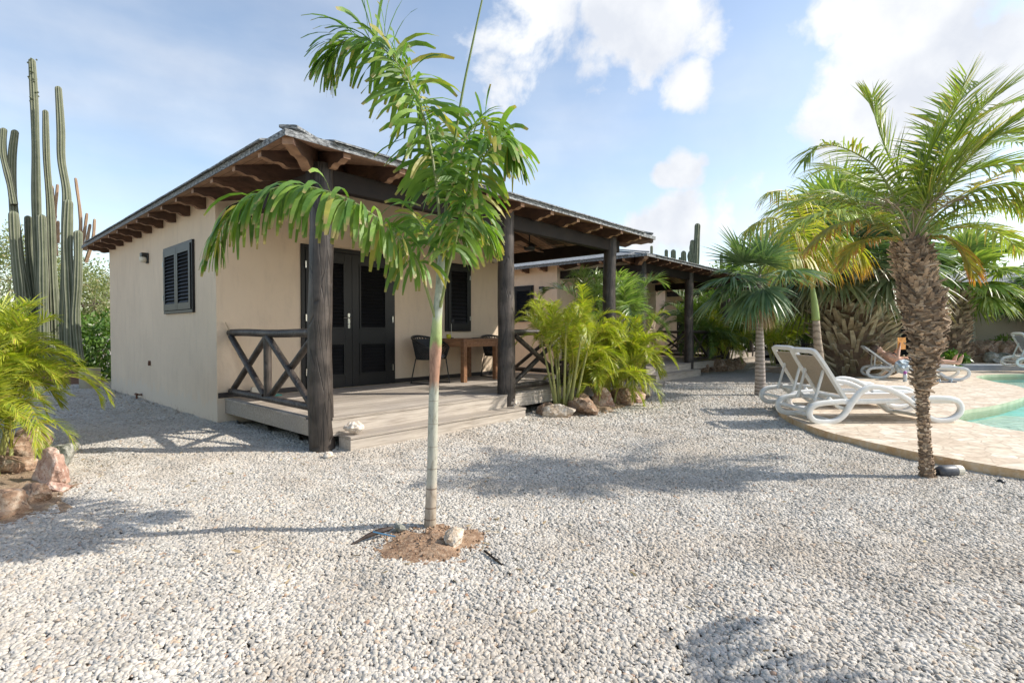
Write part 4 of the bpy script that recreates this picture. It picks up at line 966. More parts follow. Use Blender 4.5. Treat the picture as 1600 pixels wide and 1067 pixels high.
# ------------------------------------------------------------------ more bungalows, lamps, fans, chairs as copies
H2 = (8.8, 1.1); H3 = (17.6, 2.2)
dup(house, (H2[0], H2[1], 0), 0, 'second beige bungalow, set behind the yellow-green palm clumps')
dup(house, (H3[0], H3[1], 0), 0, 'third beige bungalow farthest back, mostly hidden behind the palm trees')
dup(cf, (H2[0] + 3.5, H2[1] + 1.4, 2.76), rad(-25), 'dark ceiling fan under the veranda of the second bungalow')
dup(hl, (H2[0] + 5.0, H2[1] + WF, 2.50), 0, 'cream half round wall light on the veranda wall of the second bungalow')
dup(wl, (H2[0] + WL, H2[1] + 2.9, 2.36), rad(-90), 'small dark wall lamp on the side wall of the second bungalow')
dup(ch, CH2[0], CH2[1], 'woven black armchair right of the wooden table, beside the log post')
dup(ch, (H2[0] + 3.1, H2[1] + 1.9, .341), rad(-35), 'woven black armchair on the veranda of the second bungalow')

# pipes and small things on the wall
mb = MB(); mb.tube([(-.17, 6.08, .10), (-.25, 6.08, .10), (-.25, 6.08, -.02)], .018, 8); mb.tube([(-.25, 6.02, .11), (-.25, 6.14, .11)], .022, 8); tag(mb.build('pipe', M['rust']), 'rusty bent pipe leaving the side wall near the ground', 'pipe')
mb = MB(); mb.lathe([(.02, -.03), (.024, 0), (.02, .03)], (-.185, 5.52, .67), 8); mb.box(-.2, -.17, 5.50, 5.54, .66, .72); tag(mb.build('tap', M['rust']), 'small dark tap on the side wall above the pipe', 'tap')

# ------------------------------------------------------------------ rocks and soil
mound('soil_patch', (-.75, -2.65, .0), .37, .28, .045, M['soil'], 'round patch of brown soil at the foot of the slim foxtail palm', 3, rot=rad(-42))
mound('soil_bed', (-2.75, .75, -.005), .95, 1.7, .10, M['bed_soil'], 'sandy brown soil bed under the bright palm clump at far left', 5)
mound('soil_bed', (4.75, -.40, -.01), 1.75, .48, .12, M['bed_soil'], 'dark soil bed with palms in front of the near veranda railing', 7, rot=rad(9))
mound('soil_bed', (14.1, 1.25, -.01), 1.6, .45, .10, M['bed_soil'], 'soil bed in front of the railing of the second bungalow', 9)
mound('soil_bed', (16.5, -1.6, -.01), 3.2, 2.2, .10, M['bed_soil'], 'dry soil around the thick fan palms behind the loungers', 11)
def rock(c, s, m, seed, label, group=None, **k):
    o = rock_mesh('rock', c, s, M[m], seed, **k); return tag(o, label, 'rock', group)
GL = 'rocks edging the left palm bed'; GC = 'rocks edging the middle palm bed'; GH = 'rocks edging the far palm bed'
rock((-2.40, -.30, .07), (.19, .14, .13), 'rock_brown', 1, 'large dark brown rock at the left edge of the picture, lowest in the bed', GL)
rock((-2.17, -.06, .06), (.09, .08, .08), 'rock_brown', 2, 'small dark brown rock between the big brown and the pinkish rock', GL)
rock((-2.03, .42, .11), (.14, .10, .19), 'rock_pink', 3, 'upright pinkish white rock at the corner of the left bed', GL)
rock((-2.02, .20, .03), (.09, .07, .06), 'rock_pink', 4, 'small flat pinkish rock at the foot of the upright pinkish rock', GL)
rock((-1.92, 1.10, .10), (.17, .14, .15), 'rock_grey', 5, 'grey green rounded rock behind the pinkish upright rock', GL)
rock((-2.22, .98, .11), (.22, .11, .10), 'rock_brown', 6, 'long brown rock at the foot of the left palm clump', GL)
rock((-2.05, 1.75, .12), (.20, .15, .16), 'rock_brown', 7, 'brown rock farthest back in the left bed', GL)
cr_ = [((3.30, -.30, .07), (.16, .13, .13), 'rock_brown', 'small brown rock at the left end of the middle bed'),
       ((3.28, -.60, .08), (.24, .16, .13), 'rock_pale', 'wide pale rock at the front of the middle bed'),
       ((3.75, -.64, .12), (.28, .18, .18), 'rock_brown', 'largest orange brown rock in the middle bed'),
       ((4.35, -.60, .12), (.19, .15, .19), 'rock_pink', 'pinkish rock right of the largest one in the middle bed'),
       ((4.85, -.68, .11), (.22, .17, .17), 'rock_brown', 'brown rock in the right half of the middle bed'),
       ((5.35, -.62, .12), (.24, .17, .19), 'rock_pink', 'pinkish brown rock near the right end of the middle bed'),
       ((5.85, -.45, .16), (.22, .16, .22), 'rock_pale', 'tall pale rock near the right end of the middle bed'),
       ((6.25, -.25, .12), (.22, .18, .20), 'rock_pink', 'pale pink rock at the right end of the middle bed'),
       ((4.15, -.35, .10), (.14, .12, .12), 'rock_brown', 'little brown rock behind the others in the middle bed')]
for i, (c, s, m, lb) in enumerate(cr_): rock(c, s, m, 20 + i, lb, GC)
for i, (x, y, s, lb) in enumerate([(12.75, 1.15, .24, 'brown rock beside the steps of the second bungalow'), (13.3, .95, .30, 'wide brown rock in the middle of the far palm bed'), (13.95, .82, .27, 'brown rock right of centre in the far palm bed'), (14.6, .78, .25, 'rounded brown rock in the right of the far palm bed'), (15.2, .95, .27, 'brown rock at the right end of the far palm bed')]):
    rock((x, y, .12), (s, s * .75, s * .8), 'rock_brown', 40 + i, lb, GH)
rock((-.70, -2.80, .065), (.075, .055, .045), 'rock_pale', 50, 'pale flat stone lying on the soil patch of the slim palm')
rock((-.80, -2.42, .045), (.042, .035, .032), 'rock_grey', 64, 'small grey stone touching the foot of the slim palm')
# sticks and a blue tape on the soil patch
mb = MB(); mb.tube(spline([(-1.08, -2.36, .02), (-.96, -2.38, .05), (-.84, -2.42, .065)], 4), [.006, .007, .008, .012, .014, .016, .016, .012, .006], 6); tag(mb.build('stick', M['dark_brown']), 'dark stick lying on the soil left of the slim palm', 'stick')
mb = MB(); mb.tube(spline([(-.97, -2.41, .075), (-.94, -2.48, .07), (-.91, -2.54, .065)], 4), .004, 5); tag(mb.build('tube', M['blue_tape']), 'thin blue tube on the soil patch of the slim palm', 'tube')
mb = MB(); mb.tube(spline([(-.66, -3.00, .035), (-.68, -3.08, .03), (-.70, -3.17, .02)], 3), .006, 6); tag(mb.build('twig', M['beam']), 'short black twig at the front edge of the soil patch', 'twig')
# shells
def shell(name, loc, s, label, seed, rz=0):
    bm = bmesh.new(); bmesh.ops.create_icosphere(bm, subdivisions=4, radius=1); 
    for v in bm.verts:
        p = v.co; r = 1 - .55 * max(0, p.x) ** 1.2; whorl = .10 * math.sin(p.x * 12 + math.atan2(p.z, p.y)); sp = max(0, noise.noise(p * 3.2 + Vector((seed, 0, 0)))) * .75 * (p.z > -.2)
        k = r * (1 + whorl * (p.x > -.3)) + sp; v.co = Vector((p.x * 1.25 * s, p.y * .75 * s * k, (p.z * .62 * k + .12 * (p.y < -.3)) * s))
    me = bpy.data.meshes.new(name); bm.to_mesh(me); bm.free(); me.materials.append(M['shell'])
    for p in me.polygons: p.use_smooth = True
    o = bpy.data.objects.new(name, me); col.objects.link(o); o.location = loc; o.rotation_euler = (0, 0, rz); return tag(o, label, 'shell', 'sea shells by the steps')
shell('conch_shell', (.22, -.235, .235), .085, 'big spiky cream conch shell on the step beside the corner log post', 2, rad(140))
shell('conch_shell', (-.13, -.36, .035), .052, 'small tan shell on the gravel at the foot of the corner log post', 5, rad(60))
def spiky(loc, s, label):
    mb = MB(); mb.lathe([(.2 * s, -.3 * s), (.45 * s, 0), (.2 * s, .3 * s)], n=10); rng = np.random.default_rng(4)
    for k in range(30):
        d = nrmz(rng.normal(0, 1, 3) + (0, 0, .4)); mb.tube([d * s * .3, d * s], [.16 * s, .03 * s], 5)
    o = mb.build('coral', M['shell'], loc=loc); tag(o, label, 'coral')
spiky((2.70, -.25, .235), .065, 'spiky white coral lump at the right end of the step')

# ------------------------------------------------------------------ pool side furniture
def lounger(loc, rz, back_deg, mesh_mat, label):
    """plastic chaise: local x from head (0) to foot (1.9), y across 0..0.68"""
    R = empty('sun_lounger', loc, label, 'sun lounger', 'white plastic sun loungers', rz); Wd = .68
    prof = [(.42, .27), (.10, .24), (.0, .17), (.01, .08), (.10, .03), (.30, .03), (.42, .10), (.52, .24), (.62, .37), (.75, .44), (.92, .43), (1.10, .36), (1.28, .25), (1.42, .13), (1.56, .04), (1.76, .035), (1.88, .10), (1.91, .18), (1.86, .26), (1.70, .30), (1.30, .30)]
    for sy in (0.0, Wd):
        b_ = MB(); b_.rbar(spline([(x, sy, z) for x, z in prof], 5), .055, .062, (0, 1, 0)); b_.build('side_frame', M['white_plastic'], R, smooth=True, auto=rad(60))
        s = MB(); s.rbar([(x, sy + (.045 if sy == 0 else -.045), z) for x, z in ((.30, .255), (.7, .26), (1.2, .265), (1.84, .262))], .05, .06, (0, 1, 0)); s.rbar(spline([(.26, sy + (.045 if sy == 0 else -.045), .31), (.38, sy + (.045 if sy == 0 else -.045), .20), (.54, sy + (.045 if sy == 0 else -.045), .16)], 4), .035, .04, (0, 1, 0)); s.build('seat_rail', M['white_plastic'], R, smooth=True, auto=rad(60))
    c = MB()
    for x, z in ((.34, .255), (1.84, .262), (1.0, .235), (.03, .15), (1.60, .045), (.24, .04)): c.rbar([(x, .02, z), (x, Wd - .02, z)], .05, .035, (1, 0, 0))
    c.build('cross_bar', M['white_plastic'], R, bevel=.006)
    vs = []; n = 12
    for i in range(n + 1):
        x = .52 + (1.82 - .52) * i / n; z = .29 - .015 * math.sin(math.pi * i / n)
        for y in (.085, .34, Wd - .085): vs.append((x, y, z - (.012 if y == .34 else 0)))
    st = MB(); st.add(vs, [(i * 3 + j, i * 3 + j + 1, (i + 1) * 3 + j + 1, (i + 1) * 3 + j) for i in range(n) for j in range(2)]); o = st.build('seat_sling', mesh_mat, R, smooth=True); m = o.modifiers.new('t', 'SOLIDIFY'); m.thickness = .008
    # backrest
    a = rad(180 - back_deg); px, pz = .50, .285; L_ = .74; ax = np.array([math.cos(a), 0, math.sin(a)]); nn = np.array([math.sin(a), 0, -math.cos(a)])
    o3 = np.array([px, 0, pz]); fr = MB(); y0, y1 = .055, Wd - .055
    out = spline([o3 + (0, y0, 0), o3 + ax * L_ * .5 + (0, y0 - .01, 0), o3 + ax * (L_ - .10) + (0, y0 + .005, 0), o3 + ax * L_ * .985 + (0, y0 + .06, 0), o3 + ax * L_ + (0, Wd / 2, 0), o3 + ax * L_ * .985 + (0, y1 - .06, 0), o3 + ax * (L_ - .10) + (0, y1 - .005, 0), o3 + ax * L_ * .5 + (0, y1 + .01, 0), o3 + (0, y1, 0)], 5)
    k = len(out); vs = []
    cen = o3 + ax * L_ * .5 + np.array([0, Wd / 2, 0])
    for p in out:
        inn = p + (cen - p) * np.array([.16, .24, .16]); 
        for q in (p, inn): vs += [q + nn * .018, q - nn * .018]
    fs = []
    for i in range(k - 1):
        a0 = i * 4; b0 = a0 + 4; fs += [(a0, a0 + 2, b0 + 2, b0), (a0 + 1, b0 + 1, b0 + 3, a0 + 3), (a0, b0, b0 + 1, a0 + 1), (a0 + 2, a0 + 3, b0 + 3, b0 + 2)]
    fs += [(0, 1, 3, 2), ((k - 1) * 4, (k - 1) * 4 + 2, (k - 1) * 4 + 3, (k - 1) * 4 + 1)]
    fr.add(vs, fs); fr.rbar([o3 + (0, y0, 0), o3 + (0, y1, 0)], .07, .036, ax); br = fr.build('backrest', M['white_plastic'], R, smooth=True, auto=rad(35))
    sl = MB(); q0, q1 = o3 + ax * .07, o3 + ax * (L_ - .11); sl.obox((q0 + q1) / 2 + (0, Wd / 2, 0), (q1 - q0) / 2, (0, Wd / 2 - .125, 0), nn * .006); sl.build('sling', mesh_mat, br)
    su = MB(); b1 = o3 + ax * .42; 
    for y in (.16, Wd - .16): su.rbar([b1 + (0, y, 0), (.16, y, .25)], .03, .03, (0, 1, 0))
    su.build('prop', M['white_plastic'], R)
    return R
h1 = math.atan2(-4.80 + 3.44, 5.78 - 4.44)
l1 = lounger((4.46, -3.46, .1), h1, 57, M['taupe_mesh'], 'nearest white sun lounger with taupe back, closest to the rough palm trunk')
l1b = dup(l1, (5.50, -2.98, .1), h1 + rad(3), 'second white sun lounger standing right behind the nearest one')
h2_ = math.atan2(-4.83 + 3.13, 13.04 - 12.60)
l3 = lounger((12.35, -3.00, .1), h2_ + rad(3), 40, M['white_mesh'], 'white sun lounger on which the sunbather lies')
l4 = lounger((16.9, -5.75, .25), rad(-65), 62, M['grey_mesh'], 'white sun lounger with grey back at the right edge across the pool')
mb = MB(); k = spline([(15.2, -2.9, 0), (16.6, -3.9, 0), (17.8, -5.2, 0), (19.3, -7.4, 0), (20.6, -10, 0)], 6); mb.rbar([p + (0, 0, .14) for p in k], .5, .24, (.75, .66, 0), ch=.05); tag(mb.build('kerb', M['kerb']), 'blue grey raised kerb on the far side of the pool', 'kerb')
mb = MB(); mb.prism([(0, 0), (3, -3.2), (4.2, -8), (12, -8), (12, 2), (2, 2)], (1, 0, 0), (0, 1, 0), (15.9, -3.1, .05), (0, 0, .19)); tag(mb.build('far_terrace', M['stones']), kind='structure')

# towel, bottle, sandals, book
def cloth(name, c, sx, sy, h, mat, label, cat, seed):
    bm = bmesh.new(); bmesh.ops.create_icosphere(bm, subdivisions=3, radius=1)
    for v in bm.verts:
        p = v.co; k = 1 + .5 * noise.noise(p * 2.2 + Vector((seed, 0, 0))); v.co = Vector((p.x * sx * k, p.y * sy * k, p.z * h * k))
    me = bpy.data.meshes.new(name); bm.to_mesh(me); bm.free(); me.materials.append(mat)
    o = bpy.data.objects.new(name, me); col.objects.link(o); o.location = c; return tag(o, label, cat)
cloth('towel', P(1411, 572, 12.0), .20, .16, .14, M['towel'], 'pale blue crumpled towel hanging under the sunbather', 'towel', 3)
R = empty('bottle', P(1414, 594, 11.6) * [1, 1, 0] + [0, 0, .1], 'cloudy drinking bottle with purple cap under the sunbather', 'bottle')
mb = MB(); mb.lathe([(.035, 0), (.04, .02), (.04, .14), (.03, .17)], n=14); mb.build('body', M['clear'], R, smooth=True)
mb = MB(); mb.lathe([(.032, .17), (.034, .175), (.032, .22), (.015, .24)], n=12); mb.build('cap', M['purple'], R, smooth=True)
for px, lb in ((1466, 'left dark blue sandal on the paving under the sunbather'), (1484, 'right dark blue sandal on the paving under the sunbather')):
    p = P(px, 593, 11.4); R = empty('sandal', (p[0], p[1], .101), lb, 'sandal', 'pair of dark sandals', rad(-60))
    mb = MB(); mb.prism([(-.13, -.04), (.08, -.05), (.13, -.02), (.13, .03), (.08, .05), (-.13, .04)], (1, 0, 0), (0, 1, 0), (0, 0, 0), (0, 0, .02)); mb.build('sole', M['blue_rubber'], R, bevel=.005)
    mb = MB(); mb.tube(spline([(.0, -.05, .01), (.03, -.02, .06), (.03, .02, .06), (.0, .05, .01)], 4), .012, 6); mb.build('strap', M['towel'], R)

# pump on the gravel beside the rough trunk
R = empty('pump', (3.02, -4.80, .0), 'small dark garden pump with cable on the gravel by the rough trunk', 'pump', None, rad(-40))
mb = MB(); mb.tube([(-.10, 0, .05), (-.06, 0, .055), (.04, 0, .055), (.10, 0, .05)], [.035, .048, .05, .035], 14); mb.build('body', M['pump_grey'], R, smooth=True)
mb = MB(); mb.tube([(.06, 0, .055), (.115, 0, .055)], .046, 16); mb.build('end_cap', M['lamp_cream'], R)
mb = MB(); mb.tube([(-.10, .0, .05), (-.16, .02, .03), (-.20, .0, .02)], [.024, .018, .010], 10); mb.build('nozzle', M['black_metal'], R, smooth=True)
mb = MB(); mb.tube(spline([(-.05, -.05, .02), (.05, -.12, .012), (.16, -.10, .014), (.25, -.16, .012)], 6), .007, 6); mb.build('cord', M['black_metal'], R, smooth=True)
R = empty('plug', (2.97, -5.12, .0), 'black cable plug on the gravel in front of the stone terrace edge', 'plug', None, rad(20))
mb = MB(); mb.lathe([(.02, 0), (.028, .01), (.028, .04), (.015, .055)], n=12); mb.build('body', M['black_metal'], R, smooth=True)
mb = MB(); mb.tube(spline([(0, .0, .02), (-.06, .03, .012), (-.10, -.02, .01), (-.16, .0, .01)], 4), .006, 6); mb.build('cord', M['black_metal'], R)

# ------------------------------------------------------------------ far buildings and walls
R = empty('pool_house', (22.3, -4.3, 0), 'taupe building with grey roof behind the pool at the right edge', 'house')
mb = MB(); mb.box(0, 6, -12, 0, -.1, 2.75); mb.build('wall', M['grey_wall'], R)
mb = MB(); mb.add([(-.7, -12.6, 2.78), (-.7, .7, 2.78), (3.2, .2, 3.7), (3.2, -12.6, 3.7), (-.7, -12.6, 2.70), (-.7, .7, 2.70), (3.2, .2, 3.62), (3.2, -12.6, 3.62)], [(0, 3, 2, 1), (4, 5, 6, 7), (0, 1, 5, 4), (1, 2, 6, 5)]); mb.build('roof', M['shingle'], R)
mb = MB(); mb.box(-.03, -.004, -.02, .42, 0.0, 2.3); mb.build('door', M['door_and_wall_dark'], R, bevel=.005, loc=(0, .02, 0))
mb = MB(); mb.tube([(-.03, -.55, .1), (-.03, -.55, 2.7)], .035, 8); mb.build('drain_pipe', M['lamp_cream'], R)
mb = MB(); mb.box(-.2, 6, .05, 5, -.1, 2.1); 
R2 = empty('garden_wall', (22.4, -4.2, 0), 'dark shaded wall between the pool house and the fan palms', 'wall'); mb.build('wall', M['door_and_wall_dark'], R2, bevel=.01)  # the wall's shade is put into its near-black colour
# rough stone planter wall in front
NTH = 'first second third fourth fifth sixth seventh eighth ninth tenth eleventh twelfth thirteenth fourteenth fifteenth sixteenth'.split()
g_ = 'stones of the planter by the pool house'; rng = random.Random(8)
pw = [P(x, 545, 17.5) for x in (1496, 1516, 1536, 1556)]
for i in range(16):
    q = i / 15; p = np.array([19.4 + 1.0 * q, -5.25 - 2.6 * q, 0]); s = rng.uniform(.2, .34)
    rock((p[0], p[1], .36 + rng.uniform(-.02, .05)), (s, s * .8, s * .75), rng.choice(['rock_grey', 'rock_pale', 'rock_brown']), 70 + i, NTH[i] + ' rough stone from the left in the planter row by the pool house', g_, sub=2)
for i in range(7):
    q = i / 6; p = np.array([20.4 + .3 * q, -4.8 - 1.1 * q, 0]); s = rng.uniform(.3, .42)
    rock((p[0], p[1], .62), (s, s * .8, s * .8), 'rock_brown', 90 + i, NTH[i] + ' brown boulder from the left against the pool house wall', 'boulders against the pool house', sub=2)
mb = MB(); mb.box(19.5, 22.2, -11, -4.6, 0, .42); tag(mb.build('planter_soil', M['bed_soil']), kind='structure')
# left background: low wall, bucket
mb = MB(); mb.box(-3.6, -.3, 10.25, 10.45, -.1, .38); tag(mb.build('low_wall', M['brown_wall'], bevel=.01), 'low red brown wall at the left behind the bungalow corner', 'wall')
R = empty('bin', (-.42, 9.10, 0), 'beige cylindrical bin standing at the far corner of the side wall', 'bin')
mb = MB(); mb.lathe([(.17, 0), (.18, .02), (.185, .40), (.19, .42), (.19, .44), (.17, .44), (.165, .1)], n=24); mb.build('body', M['bucket'], R, smooth=True, auto=rad(40))
# bench in the far shade
R = empty('bench', P(1243, 556, 19.5) * [1, 1, 0], 'dark wooden bench in the shade between the thin and the thick palms', 'bench', None, rad(-48))
mb = MB(); mb.box(-.9, .9, -.35, .35, .70, .76); mb.build('top', M['beam'], R)
mb = MB(); mb.box(-.95, .95, -.8, -.5, .42, .47); mb.build('seat', M['beam'], R)
for sx in (-.7, .7):
    mb = MB(); mb.box(sx - .06, sx + .06, -.7, .3, .3, .415); mb.box(sx - .06, sx + .06, -.1, .1, 0, .695); mb.build('leg', M['beam'], R)

# ------------------------------------------------------------------ slim foxtail palm in front
def px(lst, d0=None): return [P(*(q if len(q) == 3 else (*q, d0))) for q in lst]
R = empty('foxtail_palm', P(672, 828, 3.19) * [1, 1, 0], 'slim young palm with pale ringed trunk and drooping plumes in the middle of the gravel', 'palm tree')
fb = np.array(R.location)
mb = MB(); pts = px([(671, 836, 3.19), (672, 815, 3.19), (675, 740, 3.18), (677, 640, 3.16), (680, 560, 3.15), (683, 500, 3.14), (687, 450, 3.14), (690, 400, 3.14), (693, 345, 3.14)])
mb.tube(spline([p - fb for p in pts], 5), list(np.interp(np.linspace(0, 1, 41), [0, .06, .25, .45, .52, .56, .62, .8, 1], [.052, .040, .031, .029, .037, .036, .029, .025, .017])), 18)
mb.build('trunk', M['trunk_fox'], R, smooth=True)
FP = (.35, .8, 1.0, 1.1, 1.0)
def ff(pts, npair, L, W, droop, seed, mat='lf_foxtail', **k):
    mb = MB(); frond(mb, [p - fb for p in pts], npair, L, W, droop, seed, prof=k.pop('prof', (.3, .85, 1.05, 1, .55)), **k); mb.build('frond', M[mat], R)
ff(px([(683, 508, 3.13), (672, 470, 3.10), (648, 405, 3.0), (600, 350, 2.92), (540, 310, 2.85), (465, 290, 2.8), (400, 305, 2.76), (352, 345, 2.74), (335, 392, 2.74)]), 100, .33, .027, 2.1, 1, plume=.35, start=.22, ang=70, r0=.010, lprof=[.5, .8, 1, 1, .85, .5], segs=5)
ff(px([(690, 400, 3.12), (684, 310, 3.1), (670, 215, 3.1), (650, 150, 3.1), (618, 95, 3.1), (578, 62, 3.1), (540, 62, 3.1), (510, 95, 3.1)]), 130, .35, .028, 1.5, 2, plume=.8, start=.24, ang=66, r0=.010, lprof=[.4, .7, 1, 1, .95, .6], segs=5)
ff(px([(688, 480, 3.12), (702, 415, 3.06), (722, 340, 3.0), (745, 270, 2.96), (768, 228, 2.92), (790, 218, 2.9), (806, 250, 2.88)]), 95, .28, .027, 1.7, 3, plume=.7, start=.28, ang=66, r0=.010, lprof=[.4, .7, 1, 1, .95, .6], segs=5)
ff(px([(692, 385, 3.16), (698, 310, 3.25), (712, 245, 3.4), (735, 205, 3.55), (765, 190, 3.7), (792, 210, 3.8)]), 80, .30, .027, 1.6, 4, plume=.6, start=.22, ang=66, r0=.009, segs=5)
ff(px([(690, 420, 3.16), (706, 370, 3.25), (730, 345, 3.35), (752, 350, 3.4), (770, 385, 3.45)]), 50, .28, .026, 1.8, 5, plume=.5, start=.3, ang=65, r0=.008, segs=5)
ff(px([(690, 430, 3.13), (672, 380, 3.3), (655, 345, 3.5), (640, 335, 3.65), (628, 350, 3.75)]), 40, .30, .025, 1.9, 6, plume=.5, start=.35, ang=65, r0=.008, segs=5)
mb = MB(); mb.tube(spline([p - fb for p in px([(693, 370, 3.14), (702, 280, 3.14), (720, 160, 3.14), (737, 75, 3.14), (756, -12, 3.14)])], 6), list(np.linspace(.010, .005, 25)), 6, at=(.0, .3, .6)); mb.build('spear_leaf', M['lf_foxtail'], R, smooth=True)

# ------------------------------------------------------------------ rough date palm
R = empty('date_palm', P(1447, 748, 4.30) * [1, 1, 0], 'leaning date palm with bulging shaggy brown trunk beside the pool terrace', 'palm tree')
fb = np.array(R.location)
TY = [(1449, 756, .054), (1447, 720, .040), (1444, 680, .036), (1442, 640, .036), (1441, 615, .040), (1443, 590, .048), (1445, 567, .058), (1448, 545, .078), (1450, 530, .104), (1447, 510, .132), (1442, 480, .140), (1434, 445, .120), (1427, 412, .112), (1422, 390, .104), (1420, 376, .085)]
tp = [p - fb for p in px([(x, y, 4.30 + (756 - y) * .00017) for x, y, r in TY])]; RT = [r for x, y, r in TY]
R2_, tot = resample(spline(tp, 8), 60); q_ = np.r_[0, np.cumsum([np.linalg.norm(b - a) for a, b in zip(tp, tp[1:])])]; q_ /= q_[-1]
rfun = lambda t: float(np.interp(t, q_, RT))
mb = MB(); mb.tube([R2_[i] for i in range(0, 60, 2)] + [R2_[59]], [rfun(i / 59) for i in range(0, 60, 2)] + [.12], 18); tr = mb.build('trunk', M['boot_dark'], R, smooth=True)
def seg(a, b): return [R2_[int(a * 59 + (b - a) * 59 * k / 8)] for k in range(9)]
def rr_(a, b): return [rfun(a + (b - a) * k / 16) for k in range(17)]
mb = MB(); trunk_boots(mb, seg(0, .55), rr_(0, .55), 46, 11, .028, .024, .30, 3, th=.007, upv=.25, jit=.7, tilt=1.1)
trunk_boots(mb, seg(.40, 1.0), rr_(.40, 1), 30, 22, .075, .030, .45, 6, th=.009, upv=.35, jit=.8, tilt=.8)
trunk_boots(mb, seg(.50, 1.0), rr_(.50, 1), 24, 18, .060, .040, .40, 9, th=.012, upv=.20, jit=.9, tilt=-1.0)
trunk_boots(mb, seg(.74, 1.0), rr_(.74, 1), 14, 22, .085, .036, .62, 7, th=.010, upv=.75, jit=.6)
mb.build('leaf_bases', M['boot'], tr)
def df(pts, npair=60, L=.42, W=.020, droop=.5, seed=0, mat='lf_date', **k):
    mb = MB(); k.setdefault('start', .22); k.setdefault('ang', 52); frond(mb, [p - fb for p in pts], npair, L, W, droop, seed, r0=.012, prof=(.5, 1, .8, .45, .03), lprof=[.3, .5, 1, 1, .8, .45], **k); mb.build('frond', M[mat], R)
c0 = (1421, 388, 4.36)
FD = [([c0, (1402, 320, 4.3), (1368, 262, 4.25), (1320, 232, 4.2), (1280, 228, 4.15), (1258, 250, 4.12)], 'lf_date', .36, .9),
      ([c0, (1410, 300, 4.45), (1385, 235, 4.5), (1368, 185, 4.55), (1362, 150, 4.6)], 'lf_date', .40, .25),
      ([c0, (1432, 310, 4.3), (1455, 235, 4.25), (1490, 175, 4.2), (1510, 118, 4.2)], 'lf_date', .42, .15),
      ([c0, (1436, 320, 4.4), (1470, 245, 4.5), (1520, 190, 4.6), (1570, 165, 4.7), (1625, 150, 4.8)], 'lf_date', .42, .3),
      ([c0, (1442, 322, 4.2), (1490, 255, 4.1), (1545, 215, 4.0), (1610, 205, 3.95)], 'lf_date', .42, .3),
      ([c0, (1450, 330, 4.3), (1500, 278, 4.25), (1560, 258, 4.2), (1630, 262, 4.2)], 'lf_date', .40, .6),
      ([c0, (1455, 345, 4.3), (1510, 305, 4.2), (1565, 288, 4.1), (1615, 300, 4.05), (1650, 340, 4.0)], 'lf_date', .38, 1.6),
      ([c0, (1460, 350, 4.5), (1520, 330, 4.7), (1580, 320, 4.9), (1640, 345, 5.0)], 'lf_date', .38, .9),
      ([c0, (1380, 340, 4.5), (1320, 315, 4.6), (1260, 312, 4.7), (1205, 330, 4.8)], 'lf_date', .36, .8),
      ([c0, (1385, 350, 4.2), (1330, 330, 4.05), (1275, 335, 3.95), (1225, 362, 3.9)], 'lf_date', .32, .9),
      ([c0, (1395, 330, 4.6), (1350, 280, 4.9), (1300, 262, 5.2), (1260, 275, 5.4)], 'lf_date', .36, .7),
      ([c0, (1440, 335, 4.7), (1480, 290, 5.1), (1520, 260, 5.5), (1560, 255, 5.8)], 'lf_date', .40, .5),
      ([c0, (1445, 372, 4.3), (1478, 372, 4.2), (1505, 395, 4.15), (1522, 430, 4.15)], 'lf_date_old', .24, .9),
      ([c0, (1455, 365, 4.45), (1505, 355, 4.5), (1555, 362, 4.55), (1600, 395, 4.6)], 'lf_date', .34, .8),
      ([c0, (1450, 340, 4.35), (1510, 300, 4.45), (1575, 268, 4.5), (1640, 255, 4.5)], 'lf_date_old', .30, .5),
      ([c0, (1395, 375, 4.3), (1365, 372, 4.25), (1335, 385, 4.2), (1315, 415, 4.2)], 'lf_date_old', .22, .9),
      ([c0, (1442, 330, 4.5), (1485, 262, 4.7), (1540, 225, 4.9), (1600, 222, 5.0)], 'lf_date', .42, .4)]
FD += [([c0, (1446, 318, 4.25), (1480, 238, 4.2), (1528, 175, 4.15), (1575, 138, 4.1)], 'lf_date', .46, .3),
      ([c0, (1438, 315, 4.35), (1466, 235, 4.4), (1495, 165, 4.5), (1530, 130, 4.6)], 'lf_date', .44, .2),
      ([c0, (1450, 328, 4.25), (1500, 262, 4.15), (1560, 205, 4.1), (1625, 165, 4.0)], 'lf_date', .46, .35),
            ([c0, (1458, 352, 4.35), (1515, 318, 4.3), (1575, 312, 4.25), (1625, 340, 4.2)], 'lf_date', .34, 1.3),
      ([c0, (1398, 345, 4.5), (1350, 318, 4.7), (1290, 300, 4.9), (1235, 320, 5.0)], 'lf_date', .34, 1.0),
      ([c0, (1390, 360, 4.35), (1345, 345, 4.35), (1300, 355, 4.3), (1262, 388, 4.3)], 'lf_date_old', .28, 1.2)]
for i, (q, m, L_, dr) in enumerate(FD): df(px(q), 66 if m == 'lf_date' else 46, L_ * 1.02, .018, dr, 60 + i, m, missing=.04)
# dry flower sprays and bare stalks in the crown
mb = MB(); rng = np.random.default_rng(5)
for k in range(5):
    a = P(1421 + rng.uniform(-12, 12), 380, 4.3) - fb; e = P(1350 + 40 * k + rng.uniform(-12, 12), 300 + rng.uniform(-10, 40), 4.2 + rng.uniform(-.2, .2)) - fb
    cpt = spline([a, (a + e) / 2 + (0, 0, .08), e], 5); mb.tube(cpt, .006, 5, at=(0, .5, 1.))
    for j in range(26):
        b0 = cpt[-1 - j % 5]; d = nrmz(rng.normal(0, 1, 3) + (0, 0, -.2)); mb.tube([b0, b0 + d * rng.uniform(.05, .13)], .0028, 3, at=(0, .5, 0.))
mb.build('flower_stalk', M['lf_dead'], R)

